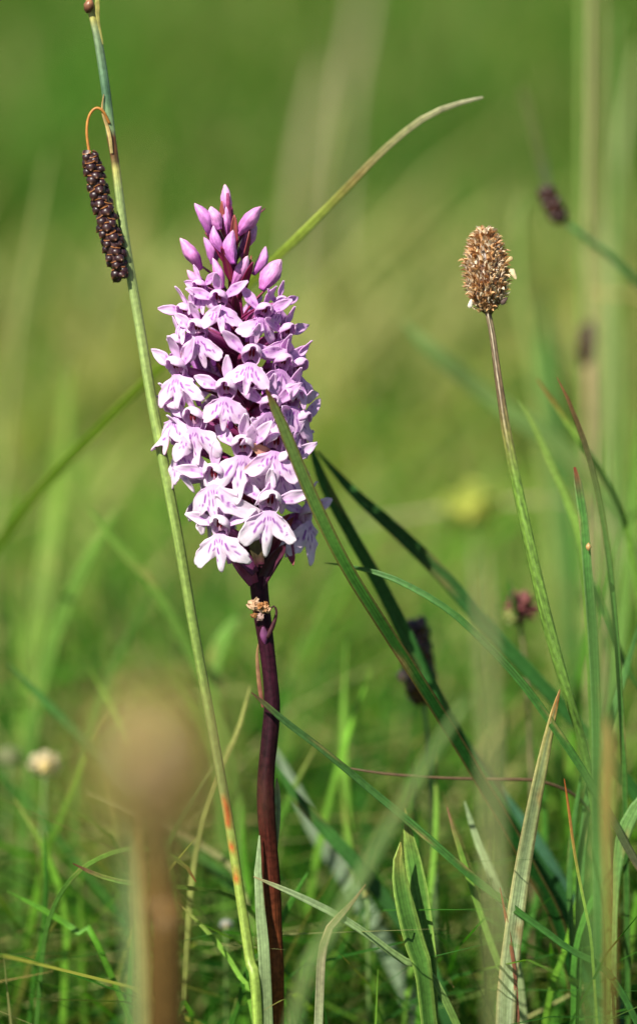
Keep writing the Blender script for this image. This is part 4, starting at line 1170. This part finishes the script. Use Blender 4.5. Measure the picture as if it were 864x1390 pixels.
# more separate thin blades among the lower growth
zr = random.Random(21)
WHERE = ['far left', 'left', 'centre left', 'centre', 'centre right', 'right', 'far right']
THIN = [
    (60, 1130, 40, 1330, 30, 'short bright green blade leaning right below the cream flower at far left'),
    (20, 1085, 70, 1320, 60, 'thin green blade leaning left below the greenish white flower at the left edge'),
    (150, 965, 60, 1180, 75, 'thin bright blade leaning right between the cream flower and the foreground seed head'),
    (120, 905, 180, 1290, 85, 'slender green blade leaning left behind the top of the foreground seed head'),
    (310, 1010, 200, 1330, 45, 'thin dark blade crossing low behind the sedge stem toward the foreground stalk'),
    (240, 1225, 330, 1360, 12, 'low thin blade between the foreground stalk and the sedge stem'),
    (330, 1090, 390, 1330, 55, 'slender green blade just behind the foot of the orchid stem'),
    (430, 1010, 350, 1330, 62, 'bright slender blade leaning right across the foot of the orchid stem'),
    (505, 905, 420, 1320, 80, 'thin bright blade rising between the orchid stem and the maroon spike'),
    (470, 870, 520, 1330, 95, 'thin green blade leaning left, blurred, under the arching dark blade'),
    (590, 1010, 540, 1350, 50, 'slender bright blade rising just behind the pair of ribbed leaves'),
    (560, 1030, 640, 1360, 70, 'thin green blade leaning left behind the pair of ribbed leaves'),
    (725, 1000, 660, 1340, 60, 'slender blade leaning right behind the pale upright blade'),
    (690, 960, 745, 1350, 90, 'thin bright blade leaning left behind the pale upright blade'),
    (800, 1120, 740, 1350, 25, 'low green blade leaning right of the pale upright blade'),
    (850, 1150, 795, 1360, 15, 'low thin blade leaning toward the broad leaf at the right edge'),
    (845, 700, 800, 1250, 100, 'long thin green blade leaning right among the stalks at the right edge'),
    (862, 760, 832, 1250, 60, 'narrow blade closest to the right edge at middle height'),
    (745, 880, 800, 1250, 110, 'thin blurred blade leaning left just behind the lower plantain stalk'),
    (20, 770, 110, 1200, 170, 'long soft bright blade leaning left at the left edge above the flowers'),
    (205, 800, 130, 1250, 150, 'long soft green blade leaning right, left of the sedge stem at middle height'),
    (445, 800, 395, 1250, 150, 'long soft bright blade leaning right beside the orchid stem'),
    (10, 1210, 130, 1290, 20, 'low blade arching left across the bottom left corner'),
    (420, 1180, 330, 1330, 20, 'short dark blade leaning right across the very foot of the orchid'),
]
for (tx, ty, bx_, by_, dd_, lab) in THIN:
    w_ = zr.uniform(6, 9) * (1 + dd_ / 300)
    bow = zr.uniform(-.16, .16) * (by_ - ty)
    ctl_ = []
    for k_ in range(6):
        f_ = k_ / 5
        ctl_.append((tx + (bx_ - tx) * f_ + bow * math.sin(f_ * 2.6), ty + (by_ - ty) * f_ ** 1.05, dd_, w_ * min(1, .25 + f_ * 2.2) if k_ else 1.2))
    gcol = zr.choice([(0.10, .28, .02), (0.16, .36, .03), (0.06, .20, .02), (0.20, .40, .05)])
    blade(lab, ctl_, [(0, zr.choice([(0.3, .3, .08), gcol])), (.1, gcol), (1, tuple(c_ * .8 for c_ in gcol))], fold=.4, nseg=34, twist=(zr.uniform(-30, 30), zr.uniform(-30, 30)))

# brown stalk lying nearly level
q, L = spline([list(P(*a)) + [b_] for a, b_ in (((470, 1042, 10), 1), ((520, 1050, 10), 2.0), ((600, 1056, 12), 2.2), ((680, 1058, 14), 2.4), ((740, 1062, 16), 2.4), ((800, 1100, 24), 2.4), ((830, 1200, 30), 2.5))]
              + [[P(835, 1300, 34)[0], P(835, 1300, 34)[1], -.003, 2.5]], 50)
V, F, U, T = tube(q[:, :3], q[:, 3] * PX, 8)
tag(world_obj('grass_stalk', V, F, M_stem, None, np.tile((0.09, .055, .025), (len(V), 1)), U), 'thin reddish brown stalk lying almost level behind the lower blades', 'stalk')

# ribbed hairy leaves at the bottom
for (lab, ctrl, tw) in [
    ('shorter ribbed leaf with a curved yellow edge, left of the pair at the bottom', [(543, 1143, -2, 1.5), (539, 1160, -2, 12), (540, 1190, -2, 22), (546, 1225, -2, 27), (556, 1265, -2, 30), (566, 1300, -1, 30), (576, 1350, 0, 24)], (25, 10)),
    ('taller ribbed leaf with a yellow edge, right of the pair at the bottom', [(549, 1097, 4, 1.5), (552, 1120, 4, 10), (560, 1160, 4, 22), (568, 1205, 4, 28), (574, 1250, 4, 30), (580, 1300, 4, 28), (584, 1350, 4, 22)], (-20, -5))]:
    o = blade(lab, ctrl, [(0, (0.36, .34, .08)), (.06, (0.08, .19, .03)), (1, (0.05, .15, .03))], name='leafy_plant', group='pair of ribbed leaves at the bottom', cat='leaf', fold=.5, twist=tw, ripple=.035, nseg=40, edge=(0.28, .42, .08))


# ------------------------------------------------------------------ other heads and flowers
def stalk(parent, pts, col, name='stem', mat=None, sides=10, to_ground=True):
    c = [list(P(a, b, d_)) + [w_ / 2 * pxs(d_)] for a, b, d_, w_ in pts]
    if to_ground:
        c.append([origin(parent)[0], origin(parent)[1], -.003, c[-1][3]])
    q, L = spline(c, 40)
    V, F, U, T = tube(q[:, :3], q[:, 3], sides)
    K = ramp(col, T) if isinstance(col[0], tuple) and isinstance(col[0][1], tuple) else np.tile(col, (len(V), 1))
    return world_obj(name, V, F, mat or M_stem, parent, K, U)


def base_of(pt, dx=0):
    p = P(*pt)
    return np.array((p[0] + dx, p[1], -.003))


# foreground blurred seed head
FD = -420
fb = base_of((222, 1400, FD), .002)
fg = thing('plantain', fb, 'large very blurred brown seed head on a thick brown stalk at lower left', 'plantain')
stalk(fg, [(207, 1120, FD, 9), (210, 1170, FD, 10), (214, 1240, FD, 10), (220, 1330, FD, 10)], [(0, (0.22, .14, .04)), (1, (0.10, .12, .03))])
db = base_of((226, 1400, -145))
ds = thing('grass_stalk', db, 'thick blurred dark brown dead stalk standing directly under the blurred seed head', 'stalk')
stalk(ds, [(206, 1095, -152, 14), (212, 1135, -151, 38), (216, 1180, -150, 48), (221, 1250, -148, 52), (225, 1340, -146, 52)], [(0, (0.12, .07, .02)), (.35, (0.04, .019, .005)), (.6, (0.065, .032, .008)), (1, (0.04, .02, .006))], mat=M_dark)
seedhead(fg, (211, 1172), (206, 962), FD, 92, 420, 3.2, [(0.58, .44, .18), (0.46, .34, .12), (0.34, .42, .08), (0.66, .50, .24), (0.36, .22, .08)], core=(0.20, .12, .06), seed=5)
blade(None, [(183, 1095, -110, 4), (184, 1130, -110, 13), (186, 1200, -110, 16), (192, 1330, -110, 17)], [(0, (0.42, .30, .10)), (.4, (0.34, .36, .12)), (1, (0.24, .3, .12))], name='dry_leaf',
      parent=ds, nseg=20)

# black spike behind the dark blades
bb = base_of((590, 1300, 62))
bs = thing('sedge', bb, 'blurred dark maroon sedge spike half hidden by the dark blades right of the orchid stem', 'sedge')
seed_spike(bs, (575, 948), (560, 845), 62, 24, 60, 1.5, core_col=(0.05, .02, .025), up=True)
stalk(bs, [(574, 945, 62, 5), (582, 1030, 62, 6), (588, 1150, 62, 7), (590, 1290, 62, 7)], (0.08, .14, .04))
v_, f_ = lathe([(-1, .1), (-.5, .7), (.2, .9), (.9, .4), (1.2, .05)], 12)
world_obj('withered_husk', (v_ @ np.array([CX, CV, CU])) * 9 * PX + P(545, 918, 52), f_, M_chaff, bs, np.tile((0.62, .40, .28), (len(v_), 1)), v_[:, :2])


# small clover-like reddish head
def floret_ball(parent, px, py, dd, radpx, cols, n=40, seed=1, name='flower_head', squash=1.0, flen=.55):
    r = np.random.default_rng(seed)
    R_ = radpx * pxs(dd)
    ctr = P(px, py, dd)
    parts = []
    v_, f_ = lathe([(-1, .05), (-.8, .6), (-.4, .92), (0, 1), (.4, .92), (.8, .6), (1, .05)], 12)
    parts.append(((v_ * R_ * .6) @ np.array([CX, CV, CU]) + ctr, f_, np.array(cols[0]) * .7, np.zeros((len(v_), 2))))
    for k in range(n):
        z = 1 - 2 * (k + .5) / n
        an = k * 2.39996
        d_ = np.array((math.sqrt(1 - z * z) * math.cos(an), math.sqrt(1 - z * z) * math.sin(an), z * squash))
        d_ = norm(d_ + r.normal(0, .12, 3))
        s_ = norm(np.cross(d_, (0.3, .2, 1)))
        n_ = np.cross(d_, s_)
        l_, f2 = lathe([(.0, .12), (.35, .2), (.75, .24), (.95, .16), (1.05, .03)], 6, ax=.6)
        w_ = (l_[:, :1] * s_ + l_[:, 1:2] * n_ + l_[:, 2:] * d_) * R_ * r.uniform(.85, 1.1)
        parts.append((w_ + ctr, f2, np.array(cols[r.integers(0, len(cols))]), np.zeros((len(l_), 2))))
    V, F, K, U = merge(parts)
    return world_obj(name, V, F, M_chaff, parent, K, U)


cb = base_of((720, 1200, 75))
cl = thing('clover', cb, 'small dull red and green clover head on a thin stalk left of the plantain stalk', 'clover')
floret_ball(cl, 706, 824, 75, 24, [(0.17, .045, .045), (0.20, .07, .06), (0.11, .03, .035)], seed=3, squash=.8)
floret_ball(cl, 692, 838, 72, 12, [(0.30, .34, .08), (0.24, .30, .08)], n=20, seed=4, name='calyx')
stalk(cl, [(704, 842, 75, 4), (712, 900, 75, 5), (718, 1000, 75, 5), (722, 1200, 75, 6)], (0.14, .12, .05))
blade(None, [(690, 782, 70, 1.5), (694, 805, 70, 5), (698, 830, 71, 6), (703, 850, 74, 4)], [(0, G2), (1, G2)], name='leaf', parent=cl, nseg=14, to_ground=False)

# upper-right hanging spike with its stalk
ub = base_of((900, 1100, 160))
us = thing('sedge', ub, 'blurred brown sedge spikelet nodding on a dark green stalk at upper right', 'sedge')
seed_spike(us, (760, 298), (738, 256), 110, 13, 30, 1.1, core_col=(0.14, .05, .04))
stalk(us, [(760, 298, 110, 5), (790, 320, 112, 7), (825, 346, 116, 8), (864, 386, 120, 9), (905, 450, 130, 10), (930, 700, 150, 10)], (0.04, .15, .035))
stalk(us, [(708, 120, 190, 7), (722, 175, 180, 13), (735, 225, 165, 13), (745, 262, 130, 6)], (0.05, .065, .008), name='stalk_tip', to_ground=False)

vb = base_of((806, 1200, 210))
vs = thing('sedge', vb, 'small blurred dark spikelet on an upright straw stalk near the right edge', 'sedge')
seed_spike(vs, (794, 492), (796, 440), 205, 10, 26, 1.1, core_col=(0.09, .04, .05), up=True)
stalk(vs, [(796, 438, 205, 4), (796, 300, 205, 4), (800, 120, 205, 5), (800, -80, 205, 4)], (0.3, .28, .12), name='stalk_tip', to_ground=False)
stalk(vs, [(794, 490, 205, 6), (798, 620, 206, 8), (802, 850, 208, 9), (806, 1150, 210, 10)], [(0, (0.30, .18, .10)), (1, (0.2, .24, .08))])


# yellow-green blurred flower
def petal_flower(name, label, px, py, dd, rpx, npet, c_pet, c_mid, stalk_pts, stalk_col, cat='flower', cup=.5):
    bx = base_of(stalk_pts[-1][:3])
    t = thing(name, bx, label, cat)
    ctr = P(px, py, dd)
    R_ = rpx * pxs(dd)
    for k in range(npet):
        me_ = lance_mesh('petal', 10, 8.5, .25, 2.5, .5, c_pet, c_pet, seed=k, peak=.7, nu=5, nv=8)
        o = link('petal', me_, t)
        M_ = Matrix(FR.tolist()).to_4x4() @ Matrix.Rotation(math.radians(-52), 4, 'X') @ Matrix.Rotation(k * 2 * math.pi / npet, 4, 'Z') @ Matrix.Rotation(math.radians(90 - 55 * cup), 4, 'X') @ Matrix.Scale(R_ / .010, 4)
        o.matrix_local = Matrix.Translation(Vector(ctr - bx)) @ M_
        solid(o, .02 * R_ / .01 * .01)
    floret_ball(t, px, py, dd, rpx * .34, [c_mid], n=30, name='flower_centre')
    stalk(t, stalk_pts, stalk_col)
    return t


petal_flower('buttercup', 'soft blurred yellow green flower between the orchid and the plantain stalk', 640, 694, 290, 42, 5, (0.66, .74, .16), (0.6, .62, .12),
             [(640, 700, 292, 4), (642, 760, 294, 5), (644, 900, 296, 5)], (0.12, .2, .05))
petal_flower('daisy', 'small cream blurred flower low in the grass near the left edge', 62, 1041, 100, 24, 8, (0.92, .84, .56), (0.85, .7, .3),
             [(62, 1048, 112, 5), (60, 1100, 112, 5), (58, 1200, 112, 5)], (0.12, .2, .05))
petal_flower('daisy', 'faint greenish white flower touching the left edge beside the cream one', 12, 1030, 150, 17, 8, (0.52, .56, .32), (0.5, .5, .25),
             [(12, 1036, 152, 5), (10, 1100, 152, 5), (8, 1200, 152, 5)], (0.12, .2, .05))
petal_flower('daisy', 'tiny white speck of a flower low between the foreground stalk and the sedge stem', 307, 1256, 60, 9, 8, (0.72, .74, .70), (0.7, .6, .3),
             [(307, 1260, 61, 4), (307, 1320, 61, 4)], (0.12, .2, .05))
petal_flower('daisy', 'small pale yellow bud low between the orchid foot and the ribbed leaves', 496, 1212, 50, 17, 6, (0.52, .56, .20), (0.5, .5, .15),
             [(496, 1218, 51, 5), (500, 1300, 51, 5)], (0.12, .2, .05), cup=1.3)

# rusty dry spike at lower right
rb = base_of((832, 1400, -150))
rs = thing('grass_stalk', rb, 'blurred rusty orange dry stalk standing at lower right near the lens', 'stalk')
stalk(rs, [(826, 975, -150, 5), (829, 1010, -150, 13), (828, 1080, -150, 15), (826, 1160, -150, 8), (828, 1330, -150, 6)], [(0, (0.40, .20, .06)), (.2, (0.36, .13, .03)), (.36, (0.09, .16, .02)), (1, (0.06, .15, .02))], mat=M_chaff)

# tall blurred straw stalks in the meadow
TALL = [
    ('broad pale straw stalk blurred in the far meadow above the orchid tip', [(440, 90, 900, 10), (424, 170, 900, 20), (412, 240, 900, 22), (404, 320, 900, 14), (396, 480, 900, 12), (380, 700, 900, 12)], (0.42, .38, .20)),
    ('faint straw stalk blurred at the top centre of the meadow', [(500, -60, 1000, 8), (488, 40, 1000, 16), (474, 110, 1000, 16), (466, 200, 1000, 10), (452, 420, 1000, 12)], (0.44, .38, .22)),
    ('thin straw stalk rising the full height left of the sedge spike', [(66, 210, 330, 3), (52, 290, 330, 8), (36, 380, 330, 10), (20, 480, 330, 10), (4, 640, 330, 10), (-10, 820, 330, 10)], (0.30, .34, .10)),
    ('green upright stalk, leftmost of the tall bundle at the right edge', [(790, -40, 240, 9), (789, 100, 240, 10), (789, 300, 240, 11), (792, 520, 240, 11), (796, 760, 240, 12), (800, 1000, 240, 12)], (0.20, .32, .06)),
    ('brownish upright stalk, second of the tall bundle at the right edge', [(812, -40, 420, 9), (810, 100, 420, 11), (812, 300, 420, 12), (816, 520, 420, 12), (820, 760, 420, 12), (824, 900, 420, 12)], (0.28, .25, .10)),
    ('green upright stalk, third of the tall bundle at the right edge', [(836, 20, 300, 6), (832, 200, 300, 14), (834, 400, 300, 16), (838, 650, 300, 16), (842, 950, 300, 16)], (0.16, .28, .06)),
    ('pale stalk leaning right out of the tall bundle at the right edge', [(866, 60, 350, 6), (846, 180, 350, 16), (828, 320, 350, 18), (820, 480, 350, 18), (816, 760, 350, 16)], (0.28, .34, .12)),
    ('pinkish stalk at the right edge behind the thin pointed blade', [(800, 430, 260, 4), (799, 520, 260, 12), (800, 640, 260, 14), (806, 780, 260, 14), (812, 1000, 260, 14)], (0.38, .22, .14)),
    ('thin yellow stalk lying level near the right edge beside the dark spikelet', [(800, 398, 240, 5), (830, 400, 240, 8), (870, 405, 240, 9), (930, 440, 240, 9), (960, 700, 240, 9)], (0.44, .38, .12)),
    ('green stalk leaning left from the bundle toward the nodding spikelet', [(716, 260, 280, 4), (700, 300, 280, 14), (706, 400, 280, 18), (726, 520, 280, 20), (744, 700, 280, 20), (756, 900, 280, 18)], (0.20, .28, .06)),
    ('faint level straw stalk crossing behind the yellow green flower', [(470, 712, 300, 3), (540, 702, 300, 6), (620, 690, 300, 7), (720, 680, 300, 7), (790, 690, 300, 7), (840, 800, 300, 7)], (0.42, .36, .2)),
]
for lab, pts, col in TALL:
    c = [list(P(a, b_, d_)) + [w_ / 2 * pxs(d_)] for a, b_, d_, w_ in pts]
    c.append([c[-1][0] + .002, c[-1][1], -.003, c[-1][3]])
    q, L = spline(c, 50)
    V, F, U, T = tube(q[:, :3], q[:, 3] * .8, 9)
    tag(world_obj('grass_stalk', V, F, M_chaff, None, np.tile(col, (len(V), 1)), U), lab, 'stalk', 'tall blurred stalks in the meadow')
